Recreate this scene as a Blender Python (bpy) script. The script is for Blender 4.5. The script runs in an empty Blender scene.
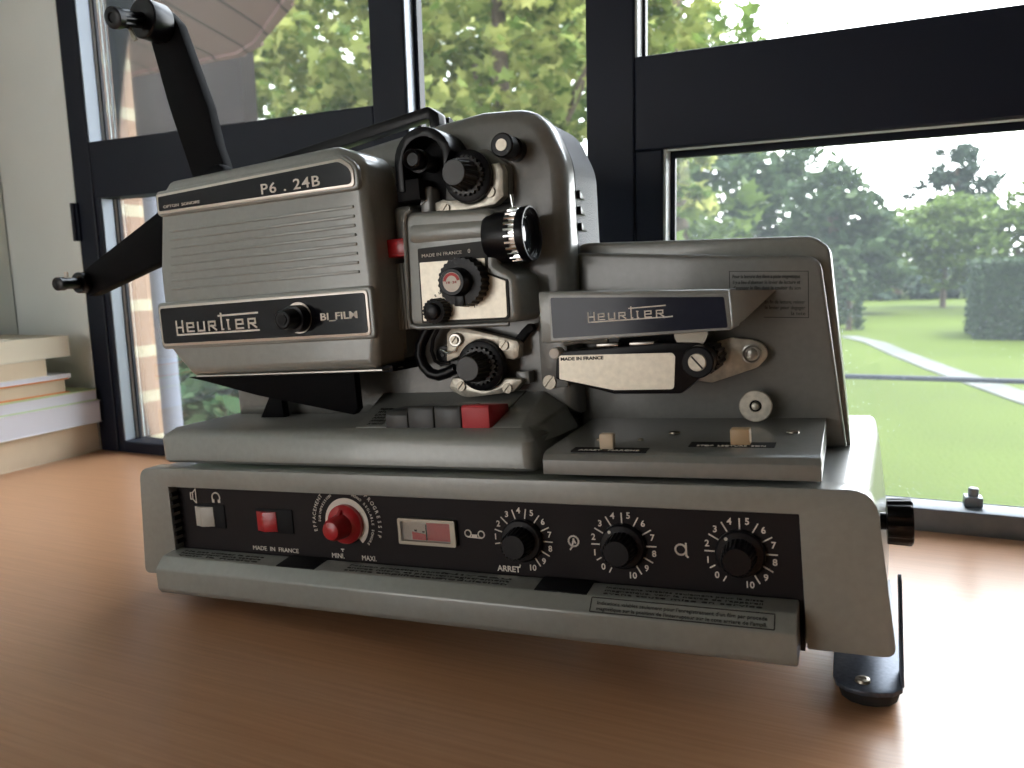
import bpy, bmesh, math, random
from mathutils import Vector, Matrix
random.seed(7)
SC = bpy.context.scene
COL = SC.collection
PI = math.pi

# ------------------------------------------------------------------ camera
cam_d = bpy.data.cameras.new('camera'); cam = bpy.data.objects.new('camera', cam_d); COL.objects.link(cam)
right = Vector((.91505, .40258, -.02482)); down = Vector((.03536, -.14137, -.98932)); fwd = Vector((-.40179, .90440, -.14360))
mw = Matrix.Identity(4)
for i in range(3):
    mw[i][0] = right[i]; mw[i][1] = -down[i]; mw[i][2] = -fwd[i]
mw[0][3], mw[1][3], mw[2][3] = .40307, -.33705, .19626
cam.matrix_world = mw
cam_d.sensor_width = 36; cam_d.lens = 774 / 1024 * 36; cam_d.clip_start = .01; cam_d.clip_end = 400
cam_d.dof.use_dof = True; cam_d.dof.focus_distance = .42; cam_d.dof.aperture_fstop = 14
SC.camera = cam

# ------------------------------------------------------------------ world, sun, added fill light, exposure
w = bpy.data.worlds.new('overcast_sky'); SC.world = w; w.use_nodes = True
nt = w.node_tree; bg = nt.nodes['Background']
tc = nt.nodes.new('ShaderNodeTexCoord'); sep = nt.nodes.new('ShaderNodeSeparateXYZ'); cr = nt.nodes.new('ShaderNodeValToRGB')
nt.links.new(tc.outputs['Generated'], sep.inputs[0]); nt.links.new(sep.outputs['Z'], cr.inputs[0]); nt.links.new(cr.outputs[0], bg.inputs[0])
cr.color_ramp.elements[0].color = (.98, 1, .99, 1); cr.color_ramp.elements[1].color = (.74, .86, 1, 1)
bg.inputs[1].default_value = 1
vn = nt.nodes.new('ShaderNodeVectorMath'); vn.operation = 'DOT_PRODUCT'; vn.inputs[1].default_value = Vector((.42, .78, .50)).normalized()
nt.links.new(tc.outputs['Generated'], vn.inputs[0])
mr = nt.nodes.new('ShaderNodeMapRange'); mr.interpolation_type = 'SMOOTHSTEP'; mr.inputs['From Min'].default_value = .62; mr.inputs['From Max'].default_value = 1
mr.inputs['To Min'].default_value = 5.8; mr.inputs['To Max'].default_value = 12      # sun glow behind thin cloud
nt.links.new(vn.outputs['Value'], mr.inputs['Value']); nt.links.new(mr.outputs[0], bg.inputs[1])
sun_d = bpy.data.lights.new('sun', 'SUN'); sun = bpy.data.objects.new('sun', sun_d); COL.objects.link(sun)
sun_d.energy = 6; sun_d.angle = math.radians(12); sun_d.color = (1, .95, .82)
sun.rotation_euler = Vector((-.38, .0, -1)).to_track_quat('-Z', 'Y').to_euler()
ar_d = bpy.data.lights.new('room_fill', 'AREA'); ar = bpy.data.objects.new('room_fill', ar_d); COL.objects.link(ar)  # unseen area light added as fill for the projector front
ar_d.shape = 'RECTANGLE'; ar_d.size = .6; ar_d.size_y = .5; ar_d.energy = 3.7; ar_d.color = (1, .97, .94)
ar.location = (-.30, -1.10, .26); ar.rotation_euler = (Vector((.15, 0, .2)) - Vector(ar.location)).to_track_quat('-Z', 'Y').to_euler()
vs = SC.view_settings; vs.view_transform = 'Standard'; vs.look = 'None'; vs.exposure = 0; vs.gamma = 1; vs.use_curve_mapping = False
SC.cycles.max_bounces = 8; SC.cycles.use_denoising = True

# ------------------------------------------------------------------ materials
def mat(name, col, rough=.5, metal=0, coat=0, spec=.5, noise=None, bump=None, emis=None, alpha=None):
    m = bpy.data.materials.new(name); m.use_nodes = True
    t = m.node_tree; b = t.nodes['Principled BSDF']
    b.inputs['Base Color'].default_value = (*col, 1); b.inputs['Roughness'].default_value = rough
    b.inputs['Metallic'].default_value = metal; b.inputs['Coat Weight'].default_value = coat
    b.inputs['Coat Roughness'].default_value = .12; b.inputs['Specular IOR Level'].default_value = spec
    if noise or bump:
        c = t.nodes.new('ShaderNodeTexCoord')
    if noise:   # (scale, amount)
        n = t.nodes.new('ShaderNodeTexNoise'); n.inputs['Scale'].default_value = noise[0]; n.inputs['Detail'].default_value = 5
        t.links.new(c.outputs['Object'], n.inputs['Vector'])
        r = t.nodes.new('ShaderNodeValToRGB'); a = noise[1]
        r.color_ramp.elements[0].position = .3; r.color_ramp.elements[1].position = .7
        r.color_ramp.elements[0].color = (*[v * (1 - a) for v in col], 1); r.color_ramp.elements[1].color = (*[min(1, v * (1 + a)) for v in col], 1)
        t.links.new(n.outputs[0], r.inputs[0]); t.links.new(r.outputs[0], b.inputs['Base Color'])
    if bump:    # (scale, strength, distance)
        n2 = t.nodes.new('ShaderNodeTexNoise'); n2.inputs['Scale'].default_value = bump[0]; n2.inputs['Detail'].default_value = 3
        t.links.new(c.outputs['Object'], n2.inputs['Vector'])
        bp = t.nodes.new('ShaderNodeBump'); bp.inputs['Strength'].default_value = bump[1]; bp.inputs['Distance'].default_value = bump[2]
        t.links.new(n2.outputs[0], bp.inputs['Height']); t.links.new(bp.outputs[0], b.inputs['Normal'])
    return m

M = {}
M['paint'] = mat('grey_hammered_enamel', (.255, .262, .245), .33, .1, .5, noise=(260, .05), bump=(900, .10, .0004))
M['paint2'] = mat('grey_enamel_dark', (.20, .20, .188), .36, .1, .5, noise=(260, .05), bump=(900, .1, .0004))
M['black'] = mat('black_plastic', (.005, .005, .007), .30, spec=.24)
M['blackmatt'] = mat('black_matt', (.005, .005, .007), .65, spec=.25)
M['blackarm'] = mat('black_painted_metal', (.004, .004, .005), .65, spec=.07)
M['crinkle'] = mat('grey_crinkle_lacquer', (.19, .195, .215), .38, .25, bump=(1300, .9, .0012))
M['panel'] = mat('brown_black_panel', (.013, .0095, .0105), .55, spec=.2)
M['plateblack'] = mat('glossy_black_plate', (.005, .005, .008), .12, spec=.25)
M['chrome'] = mat('chrome', (.75, .75, .74), .18, 1)
M['silver'] = mat('brushed_silver', (.72, .66, .55), .42, .55, noise=(300, .08))
M['alu'] = mat('cast_aluminium', (.56, .52, .44), .42, .7, noise=(200, .25), bump=(500, .2, .0005))
M['steel'] = mat('steel', (.5, .48, .44), .3, .9)
M['cream'] = mat('cream_print', (.80, .74, .66), .5)
M['inkdark'] = mat('dark_print', (.015, .014, .013), .6)
M['red'] = mat('red_plastic', (.42, .012, .018), .32, coat=.3)
M['redflat'] = mat('red_print', (.55, .05, .05), .5)
M['redkey'] = mat('red_key_plastic', (.50, .035, .045), .45)
M['ivory'] = mat('ivory_plastic', (.62, .50, .36), .45)
M['tan'] = mat('tan_plastic', (.50, .33, .18), .45)
M['white'] = mat('grey_white_plastic', (.48, .45, .40), .4)
M['rim'] = mat('satin_trim', (.62, .56, .50), .3, .6)
M['key'] = mat('dark_grey_key', (.035, .036, .036), .42)
M['screw'] = mat('screw_metal', (.30, .27, .22), .35, .9)
M['wedge_blue'] = mat('blue_black_glossy_panel', (.010, .013, .030), .14, spec=.3)
M['lensglass'] = mat('coated_lens_glass', (.008, .012, .02), .06, 0, .3)
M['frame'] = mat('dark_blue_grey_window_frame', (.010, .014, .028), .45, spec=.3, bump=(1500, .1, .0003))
M['framelight'] = mat('daylit_jamb_and_catch_grey', (.33, .38, .45), .35, .2)  # paler grey paints daylight onto the jambs; the catch is pale itself
M['gasket'] = mat('pale_gasket', (.62, .66, .66), .5)
M['wall'] = mat('white_plaster', (.86, .92, .90), .8, noise=(6, .04), bump=(60, .2, .002))
M['room'] = mat('warm_white_plaster', (.34, .30, .26), .9)
M['zinc'] = mat('zinc_rail_outside', (.22, .24, .27), .5, .4, noise=(40, .2))
M['foot'] = mat('blue_black_steel_foot', (.075, .09, .12), .38, .5, noise=(500, .25))
M['rubber'] = mat('black_rubber', (.012, .012, .012), .7)
M['page'] = mat('book_pages_cream', (.62, .52, .38), .8, noise=(30, .04))
M['pagew'] = mat('book_pages_white', (.62, .63, .70), .8)
M['orange'] = mat('orange_book_cover', (.72, .24, .06), .55)
M['whitecover'] = mat('white_book_cover', (.66, .67, .70), .45)
M['greencover'] = mat('pale_green_book_cover', (.50, .62, .34), .45)
M['creamcover'] = mat('cream_book_cover', (.66, .60, .47), .5)
M['bark'] = mat('tree_bark', (.09, .065, .045), .9, noise=(8, .4))
M['stone'] = mat('pale_garden_path', (.115, .12, .11), .9, spec=.1, noise=(3, .2))
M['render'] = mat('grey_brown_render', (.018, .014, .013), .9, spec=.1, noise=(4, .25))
M['pipe'] = mat('lavender_grey_downpipe', (.14, .15, .19), .6, spec=.2)

def wood():
    m = bpy.data.materials.new('beech_veneer'); m.use_nodes = True; t = m.node_tree; b = t.nodes['Principled BSDF']
    c = t.nodes.new('ShaderNodeTexCoord'); mp = t.nodes.new('ShaderNodeMapping'); mp.inputs['Scale'].default_value = (5, 160, 5)
    n = t.nodes.new('ShaderNodeTexNoise'); n.inputs['Scale'].default_value = 3; n.inputs['Detail'].default_value = 6
    t.links.new(c.outputs['Object'], mp.inputs[0]); t.links.new(mp.outputs[0], n.inputs['Vector'])
    r = t.nodes.new('ShaderNodeValToRGB'); r.color_ramp.elements[0].position = .3; r.color_ramp.elements[1].position = .72
    r.color_ramp.elements[0].color = (.53, .27, .138, 1); r.color_ramp.elements[1].color = (.62, .335, .182, 1)
    t.links.new(n.outputs[0], r.inputs[0]); t.links.new(r.outputs[0], b.inputs['Base Color'])
    bp = t.nodes.new('ShaderNodeBump'); bp.inputs['Strength'].default_value = .25; bp.inputs['Distance'].default_value = .0006
    t.links.new(n.outputs[0], bp.inputs['Height']); t.links.new(bp.outputs[0], b.inputs['Normal'])
    b.inputs['Roughness'].default_value = .30; b.inputs['Specular IOR Level'].default_value = .7
    return m
M['wood'] = wood()

def brick():
    m = bpy.data.materials.new('pale_brick'); m.use_nodes = True; t = m.node_tree; b = t.nodes['Principled BSDF']
    c = t.nodes.new('ShaderNodeTexCoord'); mp = t.nodes.new('ShaderNodeMapping'); mp.inputs['Rotation'].default_value = (PI / 2, 0, 0)
    br = t.nodes.new('ShaderNodeTexBrick'); br.inputs['Scale'].default_value = 1
    br.inputs['Color1'].default_value = (.22, .14, .10, 1); br.inputs['Color2'].default_value = (.25, .17, .125, 1); br.inputs['Mortar'].default_value = (.34, .30, .22, 1)
    br.inputs['Brick Width'].default_value = .22; br.inputs['Row Height'].default_value = .078; br.inputs['Mortar Size'].default_value = .010
    t.links.new(c.outputs['Object'], mp.inputs[0]); t.links.new(mp.outputs[0], br.inputs['Vector']); t.links.new(br.outputs[0], b.inputs['Base Color'])
    b.inputs['Roughness'].default_value = .9; b.inputs['Specular IOR Level'].default_value = .1
    return m
M['brick'] = brick()

def planks():
    m = bpy.data.materials.new('soffit_boards'); m.use_nodes = True; t = m.node_tree; b = t.nodes['Principled BSDF']
    c = t.nodes.new('ShaderNodeTexCoord'); mp = t.nodes.new('ShaderNodeMapping'); mp.inputs['Rotation'].default_value = (0, 0, math.radians(75))
    wv = t.nodes.new('ShaderNodeTexBrick'); wv.inputs['Scale'].default_value = 1; wv.inputs['Brick Width'].default_value = 30; wv.inputs['Row Height'].default_value = .16
    wv.inputs['Mortar Size'].default_value = .007; wv.inputs['Color1'].default_value = (.15, .092, .085, 1); wv.inputs['Color2'].default_value = (.165, .10, .092, 1); wv.inputs['Mortar'].default_value = (.04, .026, .022, 1)
    t.links.new(c.outputs['Object'], mp.inputs[0]); t.links.new(mp.outputs[0], wv.inputs['Vector']); t.links.new(wv.outputs[0], b.inputs['Base Color'])
    b.inputs['Roughness'].default_value = .8; b.inputs['Specular IOR Level'].default_value = .1
    return m
M['soffit'] = planks()

def leafmat(name, c1, c2, trans=.45):
    m = bpy.data.materials.new(name); m.use_nodes = True; t = m.node_tree; b = t.nodes['Principled BSDF']; out = t.nodes['Material Output']
    g = t.nodes.new('ShaderNodeNewGeometry'); r = t.nodes.new('ShaderNodeValToRGB')
    r.color_ramp.elements[0].color = (*c1, 1); r.color_ramp.elements[1].color = (*c2, 1)
    t.links.new(g.outputs['Random Per Island'], r.inputs[0]); t.links.new(r.outputs[0], b.inputs['Base Color']); b.inputs['Roughness'].default_value = .55; b.inputs['Specular IOR Level'].default_value = .12
    tr = t.nodes.new('ShaderNodeBsdfTranslucent'); t.links.new(r.outputs[0], tr.inputs[0])
    mx = t.nodes.new('ShaderNodeMixShader'); mx.inputs[0].default_value = trans
    t.links.new(b.outputs[0], mx.inputs[1]); t.links.new(tr.outputs[0], mx.inputs[2]); t.links.new(mx.outputs[0], out.inputs[0])
    return m
M['maple'] = leafmat('maple_leaves', (.09, .15, .03), (.42, .43, .15), .5)
M['shrub'] = leafmat('shrub_leaves', (.03, .08, .035), (.08, .15, .06), .35)
M['far'] = leafmat('distant_leaves', (.028, .052, .026), (.065, .10, .04), .3)
M['farlight'] = leafmat('distant_light_leaves', (.075, .12, .03), (.14, .20, .05), .35)
M['fardark'] = leafmat('distant_dark_leaves', (.024, .042, .030), (.042, .068, .044), .25)
M['hedge'] = leafmat('hedge_leaves', (.018, .036, .018), (.045, .075, .03), .25)
M['lawn'] = mat('lawn_grass', (.060, .084, .012), .95, spec=.1, noise=(.55, .14), bump=(30, .5, .03))

def glass(name, haze, speck):
    m = bpy.data.materials.new(name); m.use_nodes = True; t = m.node_tree; out = t.nodes['Material Output']; t.nodes.remove(t.nodes['Principled BSDF'])
    tp = t.nodes.new('ShaderNodeBsdfTransparent'); gl = t.nodes.new('ShaderNodeBsdfGlossy'); gl.inputs['Roughness'].default_value = .02
    fr = t.nodes.new('ShaderNodeFresnel'); fr.inputs[0].default_value = 1.3
    m1 = t.nodes.new('ShaderNodeMixShader'); t.links.new(fr.outputs[0], m1.inputs[0]); t.links.new(tp.outputs[0], m1.inputs[1]); t.links.new(gl.outputs[0], m1.inputs[2])
    tr = t.nodes.new('ShaderNodeBsdfTranslucent'); tr.inputs[0].default_value = (.85, .92, 1, 1)
    c = t.nodes.new('ShaderNodeTexCoord')
    vo = t.nodes.new('ShaderNodeTexVoronoi'); vo.inputs['Scale'].default_value = 210; t.links.new(c.outputs['Object'], vo.inputs['Vector'])
    lt = t.nodes.new('ShaderNodeMath'); lt.operation = 'LESS_THAN'; lt.inputs[1].default_value = .17; t.links.new(vo.outputs['Distance'], lt.inputs[0])
    n = t.nodes.new('ShaderNodeTexNoise'); n.inputs['Scale'].default_value = 14; t.links.new(c.outputs['Object'], n.inputs['Vector'])
    rr = t.nodes.new('ShaderNodeMapRange'); rr.inputs['From Min'].default_value = .30; rr.inputs['From Max'].default_value = .65; rr.inputs['To Max'].default_value = speck
    t.links.new(n.outputs[0], rr.inputs['Value'])
    mu = t.nodes.new('ShaderNodeMath'); mu.operation = 'MULTIPLY'; t.links.new(lt.outputs[0], mu.inputs[0]); t.links.new(rr.outputs[0], mu.inputs[1])
    ad = t.nodes.new('ShaderNodeMath'); ad.operation = 'ADD'; ad.inputs[1].default_value = haze; t.links.new(mu.outputs[0], ad.inputs[0])
    m2 = t.nodes.new('ShaderNodeMixShader'); t.links.new(ad.outputs[0], m2.inputs[0]); t.links.new(m1.outputs[0], m2.inputs[1]); t.links.new(tr.outputs[0], m2.inputs[2])
    t.links.new(m2.outputs[0], out.inputs[0])
    return m
M['glass'] = glass('window_glass', .008, .05)
M['glassmist'] = glass('misted_window_glass', .030, .09)
def clear():
    m = bpy.data.materials.new('clear_plastic'); m.use_nodes = True; t = m.node_tree; out = t.nodes['Material Output']; t.nodes.remove(t.nodes['Principled BSDF'])
    tp = t.nodes.new('ShaderNodeBsdfTransparent'); tp.inputs[0].default_value = (.9, .88, .86, 1); gl = t.nodes.new('ShaderNodeBsdfGlossy'); gl.inputs['Roughness'].default_value = .08
    m1 = t.nodes.new('ShaderNodeMixShader'); m1.inputs[0].default_value = .05; t.links.new(tp.outputs[0], m1.inputs[1]); t.links.new(gl.outputs[0], m1.inputs[2]); t.links.new(m1.outputs[0], out.inputs[0])
    return m
M['clear'] = clear()

# ------------------------------------------------------------------ mesh helpers
class MB:
    def __init__(s): s.bm = bmesh.new()
    def _merge(s, b):
        me = bpy.data.meshes.new('tmp'); b.to_mesh(me); b.free(); s.bm.from_mesh(me); bpy.data.meshes.remove(me); return s
    def bev(s, b, r, seg=2, ang=30):
        if r > 0:
            es = [e for e in b.edges if len(e.link_faces) == 2 and e.calc_face_angle(0) > math.radians(ang)]
            bmesh.ops.bevel(b, geom=es, offset=r, segments=seg, profile=.5, affect='EDGES', clamp_overlap=True)
        return s._merge(b)
    def box(s, x0, x1, y0, y1, z0, z1, r=0, seg=2):
        b = bmesh.new(); bmesh.ops.create_cube(b, size=1)
        for v in b.verts: v.co = Vector(((x0 + x1) / 2 + v.co.x * (x1 - x0), (y0 + y1) / 2 + v.co.y * (y1 - y0), (z0 + z1) / 2 + v.co.z * (z1 - z0)))
        return s.bev(b, r, seg)
    def loft(s, polys, r=0, seg=2, ang=30):      # list of 3-D rings with equal counts, capped
        b = bmesh.new(); R = [[b.verts.new(p) for p in q] for q in polys]; n = len(R[0])
        b.faces.new(R[0][::-1]); b.faces.new(R[-1])
        for a, c in zip(R, R[1:]):
            for i in range(n):
                j = (i + 1) % n
                b.faces.new((a[i], a[j], c[j], c[i]))
        bmesh.ops.recalc_face_normals(b, faces=b.faces)
        return s.bev(b, r, seg, ang)
    def prism(s, poly, y0, y1, r=0, seg=2, ang=30): # xz outline pushed along y
        return s.loft([[(x, y0, z) for x, z in poly], [(x, y1, z) for x, z in poly]], r, seg, ang)
    def prism_soft(s, pts, y0, y1, inset, steps=4, r=.004, seg=7):  # rounded front rim; pts (x,z[,r])
        n = len(pts); area = sum(pts[i - 1][0] * pts[i][1] - pts[i][0] * pts[i - 1][1] for i in range(n)); sg = 1 if area > 0 else -1
        def ins(d):
            out = []
            for i in range(n):
                p0 = Vector(pts[i - 1][:2]); p = Vector(pts[i][:2]); p1 = Vector(pts[(i + 1) % n][:2])
                a = (p - p0).normalized(); b = (p1 - p).normalized(); na = Vector((-a.y, a.x)) * sg; nb = Vector((-b.y, b.x)) * sg
                m = (na + nb); m = m / max(m.length_squared / 2, .2) if m.length > 1e-6 else na
                q = p + m * d; rr = pts[i][2] if len(pts[i]) > 2 else r
                out.append((q.x, q.y, max(rr - d * .6, 2e-4)))
            return rp(out, r, seg)
        R = []
        for k in range(steps + 1):
            a = PI / 2 * k / steps
            R.append([(x, y0 + inset * (1 - math.sin(a)), z) for x, z in ins(inset * (1 - math.cos(PI / 2 - a)))][:])
        R = [[(x, y0 + inset * (1 - math.cos(PI / 2 * k / steps)), z) for x, z in ins(inset * (1 - math.sin(PI / 2 * k / steps)))] for k in range(steps + 1)]
        R.append([(x, y1, z) for x, z in ins(0)])
        return s.loft(R)
    def profx(s, poly, x0, x1, r=0, seg=2, ang=30): # yz outline pushed along x
        return s.loft([[(x0, y, z) for y, z in poly], [(x1, y, z) for y, z in poly]], r, seg, ang)
    def lathe(s, base, axis, prof, n=40, fl=None):   # prof [(t,r)], fl=(teeth, depth, i0, i1)
        b = bmesh.new(); A = Vector(axis).normalized(); B = Vector(base)
        U = A.orthogonal().normalized(); V = A.cross(U); R = []
        if fl: n = fl[0] * 4
        for i, (t, r) in enumerate(prof):
            ring = []
            for k in range(n):
                a = 2 * PI * k / n; rr = r
                if fl and fl[2] <= i <= fl[3] and (k % 4) in (2, 3): rr = r - fl[1]
                ring.append(b.verts.new(B + A * t + (U * math.cos(a) + V * math.sin(a)) * rr))
            R.append(ring)
        b.faces.new(R[0][::-1]); b.faces.new(R[-1])
        for a_, c in zip(R, R[1:]):
            for i in range(n): b.faces.new((a_[i], a_[(i + 1) % n], c[(i + 1) % n], c[i]))
        bmesh.ops.recalc_face_normals(b, faces=b.faces)
        return s._merge(b)
    def cyl(s, p0, p1, r, ch=0, n=32):
        d = Vector(p1) - Vector(p0); L = d.length
        pr = [(0, r), (L - ch, r), (L, r - ch)] if ch else [(0, r), (L, r)]
        return s.lathe(p0, d, pr, n)
    def tube(s, pts, r, n=10, closed=False):
        b = bmesh.new(); P = [Vector(p) for p in pts]; R = []; U = None
        for i, p in enumerate(P):
            t = ((P[min(i + 1, len(P) - 1)] - P[max(i - 1, 0)])).normalized()
            if U is None: U = t.orthogonal().normalized()
            U = (U - t * U.dot(t)).normalized(); V = t.cross(U)
            R.append([b.verts.new(p + (U * math.cos(2 * PI * k / n) + V * math.sin(2 * PI * k / n)) * r) for k in range(n)])
        b.faces.new(R[0][::-1]); b.faces.new(R[-1])
        for a_, c in zip(R, R[1:]):
            for i in range(n): b.faces.new((a_[i], a_[(i + 1) % n], c[(i + 1) % n], c[i]))
        bmesh.ops.recalc_face_normals(b, faces=b.faces)
        return s._merge(b)
    def frame2(s, outer, inner, y0, y1):           # ring between two equal-count xz outlines
        b = bmesh.new(); n = len(outer)
        Q = [[b.verts.new((x, y, z)) for x, z in pl] for pl, y in ((outer, y0), (inner, y0), (inner, y1), (outer, y1))]
        for a_, c in ((0, 1), (1, 2), (2, 3), (3, 0)):
            for i in range(n): b.faces.new((Q[a_][i], Q[a_][(i + 1) % n], Q[c][(i + 1) % n], Q[c][i]))
        bmesh.ops.recalc_face_normals(b, faces=b.faces)
        return s._merge(b)
    def text(s, txt, x, z, y, h, width=None, align='c', rot=0, thick=0, T=None, sp=1):
        cu = bpy.data.curves.new('t', 'FONT'); cu.body = txt; cu.size = h / .70; cu.extrude = .00012 ; cu.offset = thick; cu.space_character = sp
        cu.resolution_u = 3
        o = bpy.data.objects.new('t', cu); me = bpy.data.meshes.new_from_object(o)
        if not me.vertices: return s
        xs = [v.co.x for v in me.vertices]; mn, mx = min(xs), max(xs); sc = width / (mx - mn) if width else 1
        off = {'l': mn, 'c': (mn + mx) / 2, 'r': mx}[align]
        for v in me.vertices:
            u = (v.co.x - off) * sc; q = v.co.y; c, sn = math.cos(rot), math.sin(rot)
            uu, vv = u * c - q * sn, u * sn + q * c
            v.co = T(uu, vv, v.co.z) if T else Vector((x + uu, y - v.co.z - .0001, z + vv))
        s.bm.from_mesh(me); bpy.data.meshes.remove(me); bpy.data.objects.remove(o); bpy.data.curves.remove(cu); return s
    def stroke(s, pts, wd, y, T=None):             # flat printed line in xz
        for (a, b_) in zip(pts, pts[1:]):
            a = Vector(a); b_ = Vector(b_); d = (b_ - a).normalized() * wd / 2; n_ = Vector((-d.y, d.x))
            q = [a - d + n_, a - d - n_, b_ + d - n_, b_ + d + n_]
            s.loft([[(p.x, y, p.y) for p in q], [(p.x, y + .0003, p.y) for p in q]])
        return s
    def arc(s, cx, cz, r, a0, a1, wd, y, n=14):
        b = [(cx + r * math.cos(math.radians(a0 + (a1 - a0) * k / n)), cz + r * math.sin(math.radians(a0 + (a1 - a0) * k / n))) for k in range(n + 1)]
        return s.stroke(b, wd, y)
    def build(s, name, m, parent=None, smooth=35, off=None):
        me = bpy.data.meshes.new(name)
        if off is not None:
            for v in s.bm.verts: v.co -= off
        bmesh.ops.remove_doubles(s.bm, verts=s.bm.verts, dist=1e-7) if False else None
        s.bm.to_mesh(me); s.bm.free()
        for mm in (m if isinstance(m, (list, tuple)) else [m]): me.materials.append(mm)
        if smooth:
            me.polygons.foreach_set('use_smooth', [True] * len(me.polygons)); me.set_sharp_from_angle(angle=math.radians(smooth))
        o = bpy.data.objects.new(name, me); COL.objects.link(o)
        if parent: o.parent = parent
        return o

def rp(pts, r, seg=5):
    """outline with rounded corners: pts (x,z) or (x,z,r)"""
    out = []; n = len(pts)
    for i in range(n):
        p = Vector(pts[i][:2]); a = Vector(pts[i - 1][:2]); b = Vector(pts[(i + 1) % n][:2]); rr = pts[i][2] if len(pts[i]) > 2 else r
        u = (a - p); v = (b - p); lu, lv = u.length, v.length; u.normalize(); v.normalize()
        ang = u.angle(v); d = min(rr / math.tan(ang / 2) if ang > .05 else 0, lu * .48, lv * .48)
        if d < 1e-6: out.append(tuple(p)); continue
        p0 = p + u * d; p1 = p + v * d
        for k in range(seg + 1):
            t = k / seg; q = p0 * (1 - t) ** 2 + p * 2 * t * (1 - t) + p1 * t ** 2; out.append((q.x, q.y))
    return out

def tag(o, label=None, cat=None, group=None, kind=None):
    if label: o['label'] = label
    if cat: o['category'] = cat
    if group: o['group'] = group
    if kind: o['kind'] = kind
    return o
def empty(name, loc=(0, 0, 0)):
    o = bpy.data.objects.new(name, None); COL.objects.link(o); o.location = loc; o.empty_display_size = .02; return o

# ================================================================== the room
def struct(name, mb, m, parent=None, smooth=None):
    o = mb.build(name, m, parent, smooth)
    if not parent: o['kind'] = 'structure'
    return o
struct('floor', MB().box(-2.5, 3.2, -3.4, .30, -.80, -.75), M['room'])
struct('ceiling', MB().box(-2.5, 3.2, -3.4, .3155, 1.75, 1.80), M['room'])
struct('wall_left', MB().box(-.60, -.532, -3.4, .284, -.75, 1.75), M['wall'])
struct('wall_back', MB().box(-.60, 3.2, -3.45, -3.4, -.75, 1.75), M['room'])
struct('wall_right', MB().box(3.15, 3.2, -3.4, .30, -.75, 1.75), M['room'])
struct('wall_window', MB().box(-.60, -.4085, .286, .3150, -.75, 1.75).box(-.4085, 3.2, .287, .3150, -.75, -.02).box(-.4085, 3.2, .287, .3150, 1.3, 1.75).box(2.1, 3.2, .287, .3150, -.02, 1.3), M['wall'])

# window frames (front plane y = .286)
W1 = empty('window_1', (-.40, .286, -.02)); W1['kind'] = 'structure'
def wpart(name, mb, m, smooth=None): return mb.build(name, m, W1, smooth, Vector((-.40, .286, -.02)))
yF, yB = .286, .3155
fr = MB()
fr.box(-.4085, -.380, yF, yB, -.02, 1.3, .0015)            # left post
fr.box(-.380, -.372, yF + .002, yB, -.02, .29, .001)        # lower sash stile
fr.box(-.38, -.0061, yF + .001, yB, .289, .350, .0015)      # left transom
fr.box(-.006, .030, yF, yB, -.02, 1.3, .0015)               # post between left and middle panes
fr.box(.198, .238, yF, yB, -.02, 1.3, .0015)                # post right of middle pane
fr.box(.238, 2.1, yF + .001, yB, .289, .3605, .0015)        # right transom
fr.box(.238, .2605, yF + .0015, yB, -.02, .289, .0015)      # right sash stile

fr.box(-.372, .198, yF + .001, yB, -.02, .012, .0015)
fr.box(-.4085, 2.1, yF, yB, 1.27, 1.3)
fr.box(1.1, 1.14, yF, yB, -.02, 1.27, .0015)
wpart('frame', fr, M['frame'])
wpart('bottom_rail', MB().box(.2605, 2.1, yF + .001, yB, -.02, .0165, .0015), M['zinc'], 35)
ln = MB()                                                  # jamb faces, the daylight on them painted as pale strips
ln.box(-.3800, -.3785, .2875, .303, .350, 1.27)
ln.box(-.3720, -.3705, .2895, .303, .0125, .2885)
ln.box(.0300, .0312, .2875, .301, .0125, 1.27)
wpart('daylit_jamb', ln, M['framelight'])
gk = MB()
gk.box(-.3800, -.3775, .305, .311, .350, 1.27).box(-.3720, -.3695, .306, .311, .0125, .2885).box(.0300, .0318, .305, .309, .0125, 1.27)
gk.box(.2380, .2400, .2885, .304, .3605, 1.27).box(.2605, .2625, .290, .306, .0165, .2885).box(.2635, 1.1, .2895, .2915, .2872, .2885)
wpart('gasket', gk, M['gasket'])
bd = MB()
bd.box(-.3778, -.3755, .3070, .3112, .350, 1.27).box(-.3700, -.3672, .3070, .3112, .012, .289).box(.0312, .0350, .3020, .3112, .0125, 1.27)
bd.box(.2400, .2425, .304, .3112, .3605, 1.27).box(.2625, .2665, .306, .3112, .0165, .289).box(.2665, 1.1, .306, .3112, .2835, .289)
wpart('glazing_bead', bd, M['frame'])
wpart('pane', MB().box(-.378, -.0062, .3113, .3140, .35, 1.27), M['glass'])
wpart('pane', MB().box(-.370, -.0062, .3113, .3140, .012, .289), M['glass'])
wpart('pane', MB().box(.031, .198, .3113, .3140, .012, 1.27), M['glass'])
wpart('pane', MB().box(.240, 1.1, .3113, .3140, .3605, 1.27), M['glass'])
wpart('pane', MB().box(.2625, 1.1, .3113, .3140, .0165, .289), M['glassmist'])
wpart('pane', MB().box(1.14, 2.1, .3113, .3140, .0165, 1.27), M['glass'])
# dark hinge on left post, small grey catch on the bottom rail
wpart('hinge', MB().cyl((-.4105, .283, .243), (-.4105, .283, .285), .0028).box(-.4105, -.404, .2835, .2865, .243, .285), M['frame'], 35)
c = MB(); c.box(.482, .494, .300, .312, .0166, .024, .001).cyl((.488, .306, .0235), (.488, .306, .030), .0035, .0008)
wpart('catch', c, M['framelight'], 35)

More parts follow.
